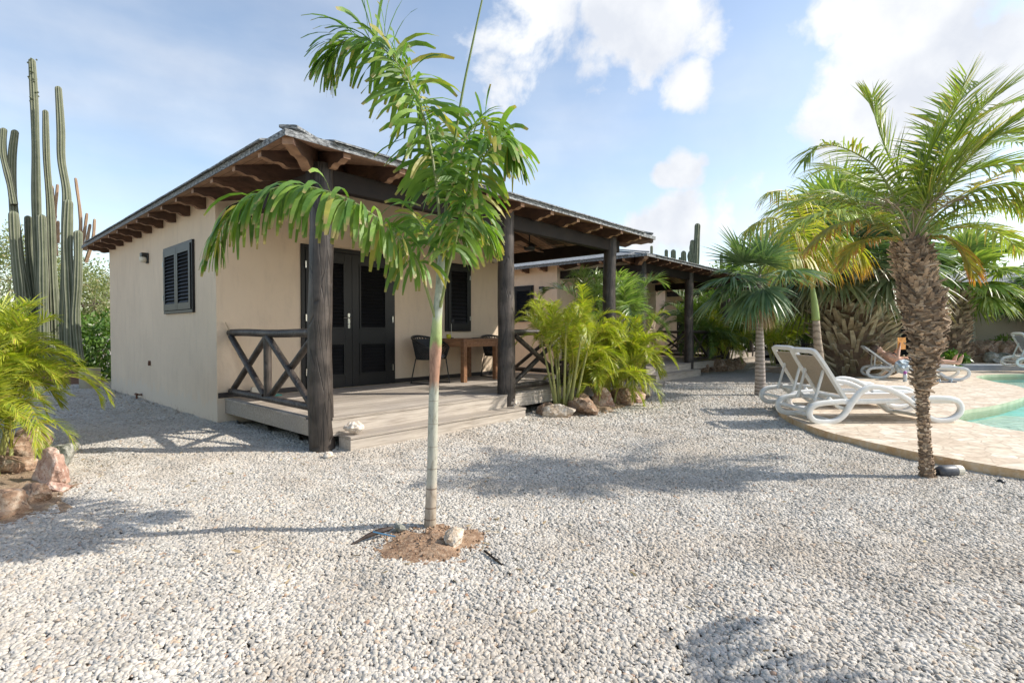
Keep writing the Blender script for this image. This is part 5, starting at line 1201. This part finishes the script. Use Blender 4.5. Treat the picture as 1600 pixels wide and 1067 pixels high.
# ------------------------------------------------------------------ fan palms
def fan_palm(base, ztop, r0, r1, label, seed, n, pet, FR, mat='lf_fan', elev=(80, -35), dead=0, boots=None, trunk_mat='boot_dark', lean=(0, 0), w=.05, azr=(0, 360), nseg=34, hang_mat=None, pmul=1.0):
    rng = np.random.default_rng(seed); R = empty('fan_palm', (base[0], base[1], 0), label, 'palm tree')
    top = np.array([lean[0], lean[1], ztop]); path = [np.array([0, 0, -.1]), np.array([lean[0] * .3, lean[1] * .3, ztop * .35]), np.array([lean[0] * .7, lean[1] * .7, ztop * .7]), top]
    mb = MB(); mb.tube(spline(path, 6), list(np.interp(np.linspace(0, 1, 19), [0, .12, .5, 1], [r0 * 1.12, r0, (r0 + r1) / 2, r1])), 18); tr = mb.build('trunk', M[trunk_mat], R, smooth=True)
    if boots:
        mb = MB(); trunk_boots(mb, path, [r0 * 1.02, (r0 + r1) / 2, r1 * 1.02], *boots[:5], seed=seed, th=boots[5], upv=boots[6], jit=.5); mb.build('leaf_bases', M[boots[7]], tr)
    for i in range(n):
        q = (i + .5) / n; el = rad(elev[0] + (elev[1] - elev[0]) * q ** .8 + rng.normal(0, 6)); az = rad(azr[0] + (azr[1] - azr[0]) * ((i * .618) % 1) + rng.normal(0, 8))
        d = np.array([math.cos(el) * math.cos(az), math.cos(el) * math.sin(az), math.sin(el)]); mb = MB()
        fan_leaf(mb, top + d * r1 * .4 + (0, 0, -.15 * q), d, (0, 0, 1) if el < 1.2 else (1, 0, 0), pet * rng.uniform(.8, 1.1) * (pmul if el < 0 else 1), FR * rng.uniform(.85, 1.1), nseg, 118, .45 + .9 * q, seed * 50 + i, w)
        mm = mat if not (hang_mat and q > .62) else hang_mat
        mb.build('frond', M[mm], R)
    for i in range(dead):
        az = rng.uniform(0, 2 * math.pi); el = rad(rng.uniform(-80, -50)); d = np.array([math.cos(el) * math.cos(az), math.cos(el) * math.sin(az), math.sin(el)]); mb = MB()
        fan_leaf(mb, top + (0, 0, -.25) + d * r1 * .3, d, (0, 0, 1), pet * .7, FR * .8, 22, 60, 2.2, seed * 70 + i, w * .8); mb.build('dead_frond', M['lf_dead'], R)
    return R
b = P(1188, 620, 9.75); fan_palm((b[0], b[1]), 2.28, .095, .038, 'thin grey ringed fan palm with torn blue green fans behind the loungers', 11, 9, .42, .66, elev=(70, -50), trunk_mat='trunk_thin', dead=6, lean=(-.05, .03), w=.034, nseg=34)
b = P(1330, 580, 14.2); fan_palm((b[0], b[1]), 2.9, .80, .60, 'thick short fan palm clad in pale cut leaf bases behind the sunbather', 12, 46, 1.15, 1.35, elev=(88, -18), boots=(17, 22, .50, .13, .95, .05, .62, 'boot_green'), w=.075, nseg=36, hang_mat='lf_hang')
b = P(1305, 560, 16.0); fan_palm((b[0], b[1]), 4.3, .22, .18, 'tall fan palm whose bright crown rises behind the thick short palm', 15, 34, 1.0, 1.25, mat='lf_fan_b', elev=(88, -30), w=.075, nseg=34)
b = P(1395, 560, 17.5); fan_palm((b[0], b[1]), 3.6, .22, .18, 'fan palm behind the bulging date palm trunk, between thick and fibrous palms', 16, 28, 1.0, 1.25, mat='lf_fan', elev=(88, -30), w=.075, nseg=34)
b = P(1487, 545, 16.6); fan_palm((b[0], b[1]), 2.75, .40, .42, 'fan palm with rough fibrous trunk beside the pool house wall', 13, 30, 1.0, 1.15, mat='lf_fan_b', elev=(70, -12), boots=(24, 14, .22, .14, .8, .03, .5, 'boot'), w=.075, nseg=36)
b = P(1632, 545, 16.8); fan_palm((b[0], b[1]), 2.6, .30, .30, 'fan palm with brown skirt of dead leaves cut by the right edge', 14, 22, .55, .85, elev=(60, -30), dead=34, w=.06, mat='lf_hedge')
lf = np.array([-.668, .744, 0]); cmv = np.array([-.744, -.668, 0]); tpp = [o for o in bpy.data.objects if o.name.startswith('fan_palm')][0]
for i, (a_, b_, c_, pt, fr_, dr) in enumerate([(1.0, .2, .25, .55, .85, .9), (.9, -.2, -.15, .60, .90, 1.1), (.75, .4, .75, .50, .80, .35), (.55, -.1, 1.0, .45, .8, .3), (.1, .5, .9, .4, .75, .4), (.6, .5, -.55, .5, .8, 1.2), (-.5, .5, .3, .5, .8, 1.0), (.2, .8, -.3, .45, .75, 1.3), (.95, .1, .05, .42, .7, 1.0)]):
    mb = MB(); fan_leaf(mb, np.array([-.05, .03, 2.22]), lf * a_ + cmv * b_ + np.array([0, 0, c_]), (0, 0, 1), pt, fr_, 36, 112, dr, 700 + i, .042); mb.build('frond', M['lf_fan'], tpp)
# slim coconut like palm with yellowing fronds
R = empty('slim_palm', P(1281, 592, 11.8) * [1, 1, 0], 'slim palm with green crownshaft and yellow orange drooping fronds between the fan palms', 'palm tree'); fb = np.array(R.location)
mb = MB(); mb.tube(spline([p - fb for p in px([(1281, 600), (1280, 560), (1277, 530), (1275, 500)], 11.8)], 5), list(np.linspace(.11, .075, 16)), 14); mb.build('trunk', M['trunk_coco'], R, smooth=True)
mb = MB(); mb.tube(spline([p - fb for p in px([(1275, 501), (1273, 478), (1270, 455), (1269, 440)], 11.8)], 5), [.082, .082, .08, .08, .078, .075, .07, .066, .062, .058, .054, .05, .046, .042, .038, .034], 14); mb.build('crownshaft', M['crownshaft'], R, smooth=True)
def cf_(pts, mat, L_, dr, seed, n=46, **k):
    mb = MB(); frond(mb, [p - fb for p in px(pts, 11.8)], int(n * 1.5), L_, .036, dr * 1.4, seed, r0=.025, start=.22, ang=60, prof=(.5, 1, .8, .5, .03), **k); mb.build('frond', M[mat], R)
c0 = (1270, 455)
cf_([c0 + (11.8,), (1255, 405, 11.5), (1232, 355, 11.2), (1200, 340, 11.0), (1165, 360, 10.9)], 'lf_coco', 1.25, 1.8, 1)
cf_([c0 + (11.8,), (1262, 400, 11.6), (1250, 335, 11.4), (1228, 300, 11.2), (1200, 300, 11.0)], 'lf_coco', 1.1, 1.5, 2)
cf_([c0 + (11.8,), (1272, 395, 11.9), (1283, 345, 12.0), (1306, 320, 12.0), (1335, 330, 11.9)], 'lf_coco_g', 1.2, 1.7, 3)
cf_([c0 + (11.8,), (1282, 415, 11.6), (1300, 385, 11.3), (1325, 378, 11.0), (1350, 400, 10.9)], 'lf_coco', 1.1, 1.7, 4)
cf_([c0 + (11.8,), (1276, 400, 12.2), (1290, 370, 12.8), (1312, 365, 13.2)], 'lf_coco_g', 1.0, 1.3, 5)
cf_([c0 + (11.8,), (1260, 420, 11.5), (1245, 395, 11.0), (1226, 395, 10.6), (1210, 415, 10.4)], 'lf_coco', 1.0, 1.9, 6)

# ------------------------------------------------------------------ bushy areca palms
def areca_protos(mat, n=8, L_=.33, W=.018):
    out = []
    shapes = [[(0, 0, 0), (.05, 0, .4), (.16, 0, .75), (.36, 0, 1.02), (.62, 0, 1.12), (.86, 0, 1.02)],
              [(0, 0, 0), (.10, 0, .36), (.30, 0, .66), (.60, 0, .82), (.90, 0, .78), (1.12, 0, .58)],
              [(0, 0, 0), (.03, 0, .45), (.08, 0, .85), (.20, 0, 1.2), (.38, 0, 1.38), (.56, 0, 1.36)],
              [(0, 0, 0), (.14, 0, .28), (.42, 0, .48), (.74, 0, .50), (1.0, 0, .32), (1.14, 0, .08)]]
    for i in range(n):
        mb = MB(); frond(mb, shapes[i % 4], 58, L_, W, .65, 200 + i, r0=.009, start=.26, ang=46, vee=.5, prof=(.5, 1, .85, .5, .03), lprof=[.5, .7, 1, 1, .8, .45], missing=.03, plume=.12)
        me = mb.build('frond', M[mat]); out.append(me.data); bpy.data.objects.remove(me)
    return out
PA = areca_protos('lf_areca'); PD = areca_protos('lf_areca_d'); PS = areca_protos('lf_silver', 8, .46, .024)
M['cane'] = simple('green_yellow_cane', (.42, .40, .14), (.30, .32, .10), 8, .5)
def clump(loc, H, ncane, nfr, spread, protos, label, seed, group='areca palm clumps', sc_=1.0, bias=None, cane_h=(.2, .42)):
    rng = np.random.default_rng(seed); R = empty('areca_palm', loc, label, 'palm clump', group)
    per = int(round(nfr * 1.35 / ncane))
    for c in range(ncane):
        a = rng.uniform(0, 2 * math.pi); r_ = spread * math.sqrt(rng.random()) * .6; b0 = np.array([r_ * math.cos(a), r_ * math.sin(a), -.03]); h = H * rng.uniform(*cane_h)
        tpc = b0 + np.array([math.cos(a) * h * .22, math.sin(a) * h * .22, h]); mb = MB(); mb.tube(spline([b0, (b0 + tpc) / 2 + (0, 0, .02), tpc], 4), list(np.linspace(.022, .013, 9)) , 7); st = mb.build('cane', M['cane'], R, smooth=True)
        for k in range(per):
            o = bpy.data.objects.new('frond', protos[int(rng.integers(len(protos)))]); col.objects.link(o); o.parent = R
            az = a + rng.normal(0, 1.15) + (math.pi * (k % 2 == 1) * .8 if rng.random() < .3 else 0)
            if bias is not None and rng.random() < .4: az = bias + rng.normal(0, .6)
            s_ = sc_ * (H - h) * rng.uniform(.62, .98) * .78; o.location = tpc - (0, 0, rng.uniform(0, .25) * h); o.rotation_euler = (rng.normal(0, .15), rng.normal(.0, .20), az); o.scale = (s_,) * 3
    return R
clump((-2.50, 1.45, .05), 1.75, 12, 62, .42, PA, 'large bright yellow green palm clump cut by the left edge of the picture', 31, sc_=.78, cane_h=(.14, .50))
clump((-2.85, 2.6, .05), 1.8, 7, 30, .35, PA, 'bright palm clump behind the large one at the left edge', 35, sc_=.8)
clump((3.72, -.30, .08), 2.15, 11, 56, .32, PA, 'bright yellow green palm clump in front of the log railing, left of the pair', 32, sc_=.70, cane_h=(.2, .58))
clump((5.45, -.42, .08), 1.85, 9, 52, .38, PA, 'bright palm clump right of the pair in front of the near veranda', 33, sc_=.70, cane_h=(.18, .5))
clump((4.75, -.45, .08), 1.15, 6, 22, .35, PA, 'low bright palm clump between the two tall ones in the middle bed', 36, cane_h=(.12, .3))
clump((4.35, -.52, .08), .95, 7, 26, .5, PA, 'lowest bright palm clump sprouting between the rocks of the middle bed', 44, cane_h=(.08, .2))
clump((-2.25, 1.05, .05), 1.25, 8, 34, .35, PA, 'lower bright palm clump above the rocks at the left edge', 45, sc_=.8, cane_h=(.1, .4))
clump((6.3, .28, .0), 3.0, 4, 20, .25, PS, 'tall palm with silvery drooping fronds right of the last log post', 34, group='tall silvery palms', sc_=.85, cane_h=(.42, .58))
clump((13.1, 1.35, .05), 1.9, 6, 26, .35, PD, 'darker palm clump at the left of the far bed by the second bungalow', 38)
clump((14.2, 1.2, .05), 2.0, 7, 30, .4, PA, 'brighter palm clump in the middle of the far bed', 39)
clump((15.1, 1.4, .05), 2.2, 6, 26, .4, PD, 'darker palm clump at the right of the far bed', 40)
clump((17.6, .4, .0), 2.1, 7, 30, .45, PA, 'bright palm clump in the sun behind the thin grey palm', 41)
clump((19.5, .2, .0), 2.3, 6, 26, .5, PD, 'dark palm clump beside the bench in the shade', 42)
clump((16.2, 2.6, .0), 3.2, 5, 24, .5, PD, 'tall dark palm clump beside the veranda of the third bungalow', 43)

# ------------------------------------------------------------------ cactus
def cactus_col(mb, pts, r0, r1, ribs=9, tip=True):
    R_, tot = resample(spline(pts, 8), max(10, int(len(pts) * 7)))
    Rt_ = [R_[-1] + (R_[-2] - R_[-1]) / np.linalg.norm(R_[-2] - R_[-1]) * r1 * q for q in (1.0, .8, .6, .42, .26, .13, .04, .0)]; R_ = np.array([p for p in R_ if np.linalg.norm(p - R_[-1]) > r1 * 1.1] + Rt_); k = len(R_); cum_ = np.r_[0, np.cumsum(np.linalg.norm(np.diff(R_, axis=0), axis=1))]; n = ribs * 2; vs = []; at = []
    for i, p in enumerate(R_):
        t = R_[min(i + 1, k - 1)] - R_[max(i - 1, 0)]; t = t / (np.linalg.norm(t) + 1e-9); a = nrmz(np.cross(t, [0, 1., .1])); b = np.cross(a, t)
        q = cum_[i] / cum_[-1]; r = (r0 + (r1 - r0) * q) * (1 + .06 * math.sin(q * 19 + r0 * 90)); dt = cum_[-1] - cum_[i]
        if dt < r1: r *= math.sqrt(max(.02, 1 - (1 - dt / r1) ** 2))
        for j in range(n):
            th = 2 * math.pi * j / n; e = 1.0 if j % 2 == 0 else .78; vs.append(p + r * e * (math.cos(th) * a + math.sin(th) * b)); at.append((1. if j % 2 == 0 else 0., .5, 0.))
    fs = [(i * n + j, i * n + (j + 1) % n, (i + 1) * n + (j + 1) % n, (i + 1) * n + j) for i in range(k - 1) for j in range(n)] + [tuple((k - 1) * n + j for j in range(n))]
    mb.add(vs, fs, 0, at)
base = P(82, 594, 12.3) * [1, 1, 0]
R = empty('column_cactus', base, 'giant cluster of grey green ribbed cactus columns behind the left palm clump', 'cactus')
def cc(pp, r0, r1, d=12.2, ribs=9, fruit=0, mat='cactus', nm='stem'):
    mb = MB(); pts = [p - base for p in px([(x, y) for x, y in pp][::-1], d)]; cactus_col(mb, pts, r0, r1, ribs)
    if fruit:
        rng = np.random.default_rng(3)
        for k in range(fruit):
            q = pts[-1] * (1 - k / fruit * .45) + pts[-3] * 0 ; c = np.array(pts[-1]) + (np.array(pts[-2]) - np.array(pts[-1])) * rng.random(); a = rng.uniform(0, 6.28)
            c = c + np.array([math.cos(a), math.sin(a), 0]) * r1 * 1.15; mb.lathe([(.008, -.02), (.022, 0), (.008, .02)], c, 6)
    mb.build(nm, M[mat], R, smooth=False)
cc([(50, 92), (54, 170), (56, 240), (57, 320), (61, 420), (68, 500), (74, 575)], 0.110, 0.070, 12.2, fruit=26)
cc([(91, 135), (95, 200), (96, 250), (104, 300), (104, 350), (103, 420), (102, 500), (103, 575)], 0.118, 0.070, 12.1)
cc([(71, 172), (73, 250), (79, 330), (82, 420), (86, 500), (88, 575)], 0.110, 0.060, 12.5)
cc([(6, 200), (5, 240), (15, 282), (22, 320)], 0.074, 0.065, 12.0)
cc([(24, 203), (19, 250), (21, 320), (30, 400), (42, 470), (50, 570)], 0.110, 0.073, 12.1)
cc([(21, 330), (24, 390), (30, 450), (36, 520), (40, 575)], 0.103, 0.090, 11.8)
cc([(107, 312), (105, 380), (108, 450), (113, 565)], 0.125, 0.097, 11.9)
cc([(122, 360), (122, 400), (121, 445), (118, 500), (124, 565)], 0.095, 0.081, 11.9)
cc([(65, 335), (67, 400), (68, 470), (70, 570)], 0.103, 0.081, 11.7)
cc([(44, 337), (46, 400), (54, 470), (60, 570)], 0.095, 0.070, 12.3)
for pp in ([(118, 278), (126, 345), (122, 400)], [(90, 288), (85, 350), (88, 400)], [(81, 290), (86, 340)], [(136, 333), (131, 368), (124, 400)], [(148, 342), (145, 375), (134, 410)], [(141, 350), (133, 392)], [(91, 345), (90, 380)]):
    cc(pp, .045, .03, 12.8, 6, mat='cactus_dry', nm='dry_stem')
mb = MB(); cactus_col(mb, [np.array([0, 0, -.1]), np.array([0, 0, .5]), np.array([.03, 0, .9])], .30, .20, 12); mb.build('trunk', M['cactus'], R)
# far cacti on the skyline
for i, (x, y, y2, r, lb) in enumerate([(1087, 349, 420, .16, 'tallest cactus column on the skyline behind the second bungalow'), (1068, 392, 415, .14, 'short thick cactus tip right of the roof on the skyline'), (1052, 390, 415, .13, 'short cactus tip in the middle of the skyline group'), (1041, 390, 415, .10, 'slim cactus tip left of the middle in the skyline group'), (1018, 384, 405, .07, 'thin cactus tip farthest left above the second roof'), (1127, 396, 420, .08, 'thin cactus tip above the bushes right of the second roof'), (1062, 402, 415, .06, 'lowest tiny cactus tip of the skyline group')]):
    b = P(x, y2, 28); z0 = b[2]; R = empty('far_cactus', (b[0], b[1], 0), lb, 'cactus', 'cacti on the skyline'); t = P(x + (3 if i == 0 else 0), y, 28)
    mb = MB(); cactus_col(mb, [np.array([-.1 if i == 0 else 0, 0, 0]), np.array([0, 0, z0 * .6]), np.array([0, 0, z0]), np.array([t[0] - b[0], t[1] - b[1], t[2]])], r * 1.3, r); mb.build('stem', M['cactus'], R)
    if i == 0:
        for (xa, ya, yb) in ((1081, 375, 412), (1078, 392, 416)):
            p0 = P(1084, yb, 28) - np.array([b[0], b[1], 0]); p1 = P(xa, (ya + yb) / 2, 28) - np.array([b[0], b[1], 0]); p2 = P(xa + 1, ya, 28) - np.array([b[0], b[1], 0]); mb = MB(); cactus_col(mb, [p0, p1, p2], .15, .12); mb.build('arm', M['cactus'], R)

# ------------------------------------------------------------------ trees and shrubs
def tree(base, trunk_h, blobs, n, size, mat, label, seed, name='tree', r=.12, cat='tree', group=None, droopy=.2, aspect=.45):
    rng = np.random.default_rng(seed); R = empty(name, (base[0], base[1], 0), label, cat, group); mb = MB()
    mb.tube(spline([(0, 0, -.1), (.08, .05, trunk_h * .5), (0, .1, trunk_h)], 4), list(np.linspace(r, r * .6, 9)), 8)
    for c, rr_ in blobs:
        c = np.array(c, float); m_ = (np.array([0, .1, trunk_h]) + c) / 2 + rng.normal(0, .15, 3); mb.tube(spline([(0, .1, trunk_h * .95), m_, c], 4), list(np.linspace(r * .5, r * .12, 9)), 6)
        for k in range(9):
            d = nrmz(rng.normal(0, 1, 3)); mb.tube([c * .8 + m_ * .2, c + d * np.array(rr_) * .75], [r * .14, r * .04], 4, caps=False)
    mb.build('trunk', M['bark'], R, smooth=True)
    cm = MB(); leaf_cloud(cm, blobs, n, size, seed, droopy, aspect); cm.build('crown', M[mat], R); return R
b = P(20, 560, 19); tree((b[0], b[1]), 1.6, [((0, 0, 3.2), (2.2, 2.0, 1.3)), ((1.6, -1.4, 2.8), (1.8, 1.6, 1.2)), ((-1.8, 1.6, 3.6), (1.8, 1.8, 1.3)), ((.2, .2, 4.3), (1.4, 1.4, .8)), ((2.6, -2.2, 2.2), (1.4, 1.4, 1.0))], 15000, .11, 'lf_tree', 'airy pale green thorn tree behind the tall cactus', 51)
b = P(150, 560, 17.5); tree((b[0], b[1]), 1.0, [((0, 0, 2.2), (1.5, 1.5, 1.0)), ((.9, -.9, 1.6), (1.2, 1.2, .8)), ((-.6, .6, 2.9), (1.0, 1.0, .7))], 9000, .10, 'lf_tree', 'smaller airy thorn tree between the cactus and the bungalow wall', 52)
b = P(140, 570, 13.2); tree((b[0], b[1]), .5, [((-.7, .5, .9), (1.1, 1.0, .9)), ((.3, -.2, .8), (1.0, .9, .85)), ((-1.6, 1.3, 1.0), (1.1, 1.0, .8))], 9000, .13, 'lf_hedge', 'dense dark green shrub behind the low wall at left', 53, 'shrub', .05, 'shrub')
b = P(5, 560, 14); tree((b[0], b[1]), .5, [((0, 0, .9), (1.3, 1.2, .9)), ((-1.3, 1.3, 1.0), (1.3, 1.3, 1.0))], 6000, .12, 'lf_hedge', 'dark green shrub behind the cactus foot at the left edge', 54, 'shrub', .05, 'shrub')
b = P(1140, 560, 28); tree((b[0], b[1]), 2.8, [((0, 0, 3.9), (1.8, 1.8, .9)), ((1.8, -1.8, 3.7), (1.6, 1.6, 1.0)), ((-1.0, 1.0, 3.6), (1.2, 1.2, .8))], 6000, .22, 'lf_bush', 'bright leafy bush rising above the second roof', 55, 'tree', .12, 'tree')
b = P(1292, 560, 25); tree((b[0], b[1]), 2.5, [((.4, -.2, 4.2), (1.9, 1.9, 1.2)), ((2.4, -2.6, 4.0), (1.6, 1.6, 1.1)), ((-1.9, 1.9, 3.6), (1.3, 1.3, 1.0))], 16000, .14, 'lf_bush', 'leafy tree behind the crowns of the fan palms', 56, 'tree', .2)
b = P(1400, 560, 27); tree((b[0], b[1]), 2.5, [((0, 0, 3.2), (3.4, 3.4, 2.0)), ((-3.5, 3.7, 2.4), (2.8, 2.8, 1.8)), ((3.0, -3.2, 2.8), (2.6, 2.6, 1.7))], 13000, .24, 'lf_hedge', 'broad dark bush mass low behind the fan palms', 57, 'tree', .2)
b = P(1240, 560, 31); tree((b[0], b[1]), 1.0, [((0, 0, 1.6), (3.0, 3.0, 1.8)), ((-3, 3, 1.8), (3.0, 3.0, 1.9))], 9000, .24, 'lf_hedge', 'dark bush far behind the bench', 58, 'shrub', .1, 'shrub')
b = P(1481, 574, 15.0); tree((b[0], b[1]), .2, [((0, 0, .38), (.42, .42, .26))], 700, .11, 'lf_hedge', 'small glossy green shrub at the foot of the rough fan palm', 59, 'shrub', .02, 'shrub', aspect=.6)
for i, (x, y, h, lb) in enumerate([(1545, 549, .55, 'small leafy plant in the stone planter, left of the others'), (1572, 556, .75, 'taller leafy plant in the stone planter'), (1589, 560, .45, 'small leafy plant nearest the right edge in the planter')]):
    b = P(x, y + 12, 17.5); R = empty('planter_plant', (b[0], b[1], .42), lb, 'plant', 'plants in the stone planter'); mb = MB(); rng = np.random.default_rng(i)
    for k in range(6):
        a = rng.uniform(0, 6.28); e = np.array([math.cos(a) * .18, math.sin(a) * .18, h * rng.uniform(.6, 1)]); mb.tube([(0, 0, -.05), e * [.4, .4, .5], e], .008, 4, at=(0, .4, 1.)); strips(mb, np.repeat([e * .8], 8, 0) + rng.normal(0, .06, (8, 3)), rng.normal(0, 1, (8, 3)) + [0, 0, .3], rng.normal(0, 1, (8, 3)), np.full(8, .15), np.full(8, .07), np.full(8, .4), 2, (.4, 1, .1), rng=rng)
    mb.build('leaves', M['lf_bush'], R)

# ------------------------------------------------------------------ the sunbather
th = h2_ + rad(3); pc, ps = math.cos(th), math.sin(th)
R = empty('person', (12.35, -3.0, .1), 'sunbather in dark swimwear and sunglasses lying on a lounger and reading', 'person', None, th)
def ell(mb, c, r, rot=0, n=12):
    c = np.array(c); vs = []; fs = []
    for i in range(n + 1):
        ph = math.pi * i / n
        for j in range(n * 2):
            t = math.pi * j / n; x, y, z = r[0] * math.sin(ph) * math.cos(t), r[1] * math.sin(ph) * math.sin(t), r[2] * math.cos(ph)
            vs.append(c + (x * math.cos(rot) + z * math.sin(rot), y, -x * math.sin(rot) + z * math.cos(rot)))
    m_ = n * 2
    for i in range(n):
        for j in range(m_): fs.append((i * m_ + j, (i + 1) * m_ + j, (i + 1) * m_ + (j + 1) % m_, i * m_ + (j + 1) % m_))
    mb.add(vs, fs)
Y = .34
mb = MB()
def limb(pts, rs): mb.tube(spline(pts, 6), list(np.interp(np.linspace(0, 1, (len(pts) - 1) * 6 + 1), np.linspace(0, 1, len(rs)), rs)), 12)
# torso: pelvis, belly, ribs, shoulders
limb([(.86, Y, .40), (.70, Y, .40), (.56, Y, .46), (.44, Y, .535), (.40, Y, .56)], [.12, .115, .12, .13, .09]); 
ell(mb, (.86, Y, .40), (.13, .175, .105)); ell(mb, (.52, Y, .485), (.16, .165, .105), rad(35)); ell(mb, (.42, Y, .55), (.07, .19, .07), rad(35))
for sy in (-1, 1): ell(mb, (.55, Y + sy * .075, .555), (.06, .065, .05))
limb([(.42, Y, .56), (.33, Y, .625)], [.055, .05])
# head, face looking at the book: chin towards +x
ell(mb, (.255, Y, .685), (.088, .075, .112), rad(-55)); ell(mb, (.31, Y, .66), (.05, .05, .045))
ell(mb, (.302, Y, .735), (.022, .013, .014)); ell(mb, (.325, Y, .690), (.012, .022, .010)); ell(mb, (.338, Y, .672), (.012, .02, .010))
for sy in (-1, 1): ell(mb, (.245, Y + sy * .075, .675), (.02, .012, .026)); ell(mb, (.28, Y + sy * .03, .752), (.012, .013, .008))
# legs
for sy, kn, an in ((-1, (1.27, .43), (1.76, .40)), (1, (1.24, .47), (1.70, .41))):
    y = Y + sy * .09; limb([(.90, y, .40), (1.05, y * 1.0, .42), (kn[0], Y + sy * .085, kn[1]), (1.42, Y + sy * .08, .42), (an[0], Y + sy * .07, an[1])], [.095, .085, .062, .062, .040])
    ax_, az_ = an; limb([(ax_, Y + sy * .07, az_), (ax_ + .05, Y + sy * .07, az_ + .01), (ax_ + .075, Y + sy * .075, az_ + .09), (ax_ + .11, Y + sy * .08, az_ + .16)], [.042, .045, .038, .024]); ell(mb, (ax_ + .03, Y + sy * .07, az_ - .02), (.035, .035, .035))
    for k in range(5): q = k / 4; yy = Y + sy * (.05 + .065 * q); limb([(ax_ + .10, yy, az_ + .145 - .012 * q), (ax_ + .125 - .008 * q, yy, az_ + .185 - .025 * q)], [.014 - .004 * q, .011 - .003 * q])
# arms holding the book up
for sy, el, ha in ((-1, (.60, .50), (.68, .77)), (1, (.62, .52), (.70, .76))):
    ys = Y + sy * .19; ye = Y + sy * .24; yh = Y + sy * .10
    limb([(.43, ys, .55), (.50, ys + sy * .03, .50), (el[0], ye, el[1]), ((el[0] + ha[0]) / 2, (ye + yh) / 2, (el[1] + ha[1]) / 2), (ha[0], yh, ha[1])], [.052, .046, .038, .034, .024])
    ell(mb, (ha[0] + .005, yh - sy * .008, ha[1] + .045), (.017, .036, .045), rad(10))
    for k, ln_ in enumerate((.060, .070, .066, .052)):
        z = ha[1] + .085 - k * .021; limb([(ha[0] + .005, yh - sy * .02, z - .01), (ha[0] + .022, yh - sy * .045, z), (ha[0] + .020, yh - sy * (.045 + ln_ * .55), z - .004)], [.010, .0095, .0075])
    limb([(ha[0] - .008, yh - sy * .01, ha[1] + .02), (ha[0] - .022, yh - sy * .035, ha[1] + .045), (ha[0] - .018, yh - sy * .058, ha[1] + .062)], [.012, .011, .009])
bd = mb.build('body', M['skin'], R); m = bd.modifiers.new('join', 'REMESH'); m.mode = 'VOXEL'; m.voxel_size = .0075; m.use_smooth_shade = True; m = bd.modifiers.new('soft', 'SMOOTH'); m.iterations = 4; m.factor = .5
mb = MB(); ell(mb, (.222, Y, .70), (.10, .088, .105), rad(-55)); ell(mb, (.17, Y, .63), (.07, .07, .06)); limb([(.17, Y - .04, .66), (.20, Y - .09, .60), (.24, Y - .11, .55)], [.04, .035, .015]); limb([(.17, Y + .04, .66), (.20, Y + .09, .60), (.24, Y + .11, .55)], [.04, .035, .015])
hr = mb.build('hair', M['hair'], R); hr.location = (-.028, 0, -.004); m = hr.modifiers.new('join', 'REMESH'); m.mode = 'VOXEL'; m.voxel_size = .01; m.use_smooth_shade = True
mb = MB()
for sy in (-1, 1): ell(mb, (.288, Y + sy * .032, .758), (.010, .028, .020), rad(-50)); mb.tube([(.285, Y + sy * .058, .755), (.245, Y + sy * .082, .69)], .004, 5)
mb.tube([(.293, Y - .01, .757), (.293, Y + .01, .757)], .004, 5); mb.build('sunglasses', M['black_cloth'], R, smooth=True)
mb = MB()
for sy in (-1, 1): ell(mb, (.563, Y + sy * .072, .563), (.056, .06, .05), 0); mb.tube(spline([(.52, Y + sy * .07, .61), (.45, Y + sy * .09, .62), (.41, Y + sy * .08, .60)], 4), .006, 5)
ell(mb, (.90, Y, .405), (.10, .188, .115)); sw = mb.build('swimwear', M['black_cloth'], R, smooth=True)
bx_ = np.array([pc, ps]); bkl = np.array([12.35, -3.0, .1]); bp = bkl + np.array([.70 * pc - Y * ps, .70 * ps + Y * pc, .83])
R = empty('book', bp, 'open orange covered book held up by the sunbather', 'book', None, th - rad(38)); R.scale = (1.25, 1.25, 1.3)
for sy, nm in ((-1, 'cover'), (1, 'cover')):
    mb = MB(); mb.obox((.018, sy * .072, 0), (.012 * sy * 0 + .012, sy * .07, 0), (.003, 0, 0), (0, 0, .11)); mb.build(nm, M['orange'], R)
    mb = MB(); mb.obox((.006, sy * .070, 0), (.010, sy * .066, 0), (.006, 0, 0), (0, 0, .104)); mb.build('pages', M['page'], R)

# ------------------------------------------------------------------ dry litter on the gravel, palm just outside the frame
mb = MB(); rng = np.random.default_rng(77); B = []
for (x, y), sx, n in (((-1.6, .9), .45, 70), ((-1.3, -.3), .6, 45), ((.3, -.9), .9, 25), ((2.9, -1.1), .8, 50), ((-.75, -2.7), .45, 60), ((2.2, -4.3), .8, 40), ((4.5, -1.4), 1.0, 60), ((.2, -3.0), 2.0, 40), ((6.5, -1.5), 1.8, 50)):
    for k in range(n): B.append((x + rng.normal(0, sx), y + rng.normal(0, sx), .028))
B = np.array([b for b in B if not (b[0] > -.2 and b[1] > -.5)]); n = len(B)
strips(mb, B, rng.normal(0, 1, (n, 3)) * [1, 1, .12], rng.normal(0, 1, (n, 3)) * [1, 1, .4], rng.uniform(.015, .07, n), rng.uniform(.005, .016, n), np.full(n, .05), 3, (.3, 1, .8, .1), rng=rng)
tag(mb.build('leaf_litter', M['lf_dead']), 'dry brown leaf scraps scattered over the gravel', 'leaf litter', kind='stuff')
ofp = dup([o for o in bpy.data.objects if o.name == 'foxtail_palm'][0], (.88, -6.80, 0), rad(-63), 'slim palm just outside the right edge, seen only by its shadow on the near gravel')

_k = [c for c in kids(ofp) if c.name.startswith('frond')]
for c in _k[1:4] + _k[5:]: bpy.data.objects.remove(c)
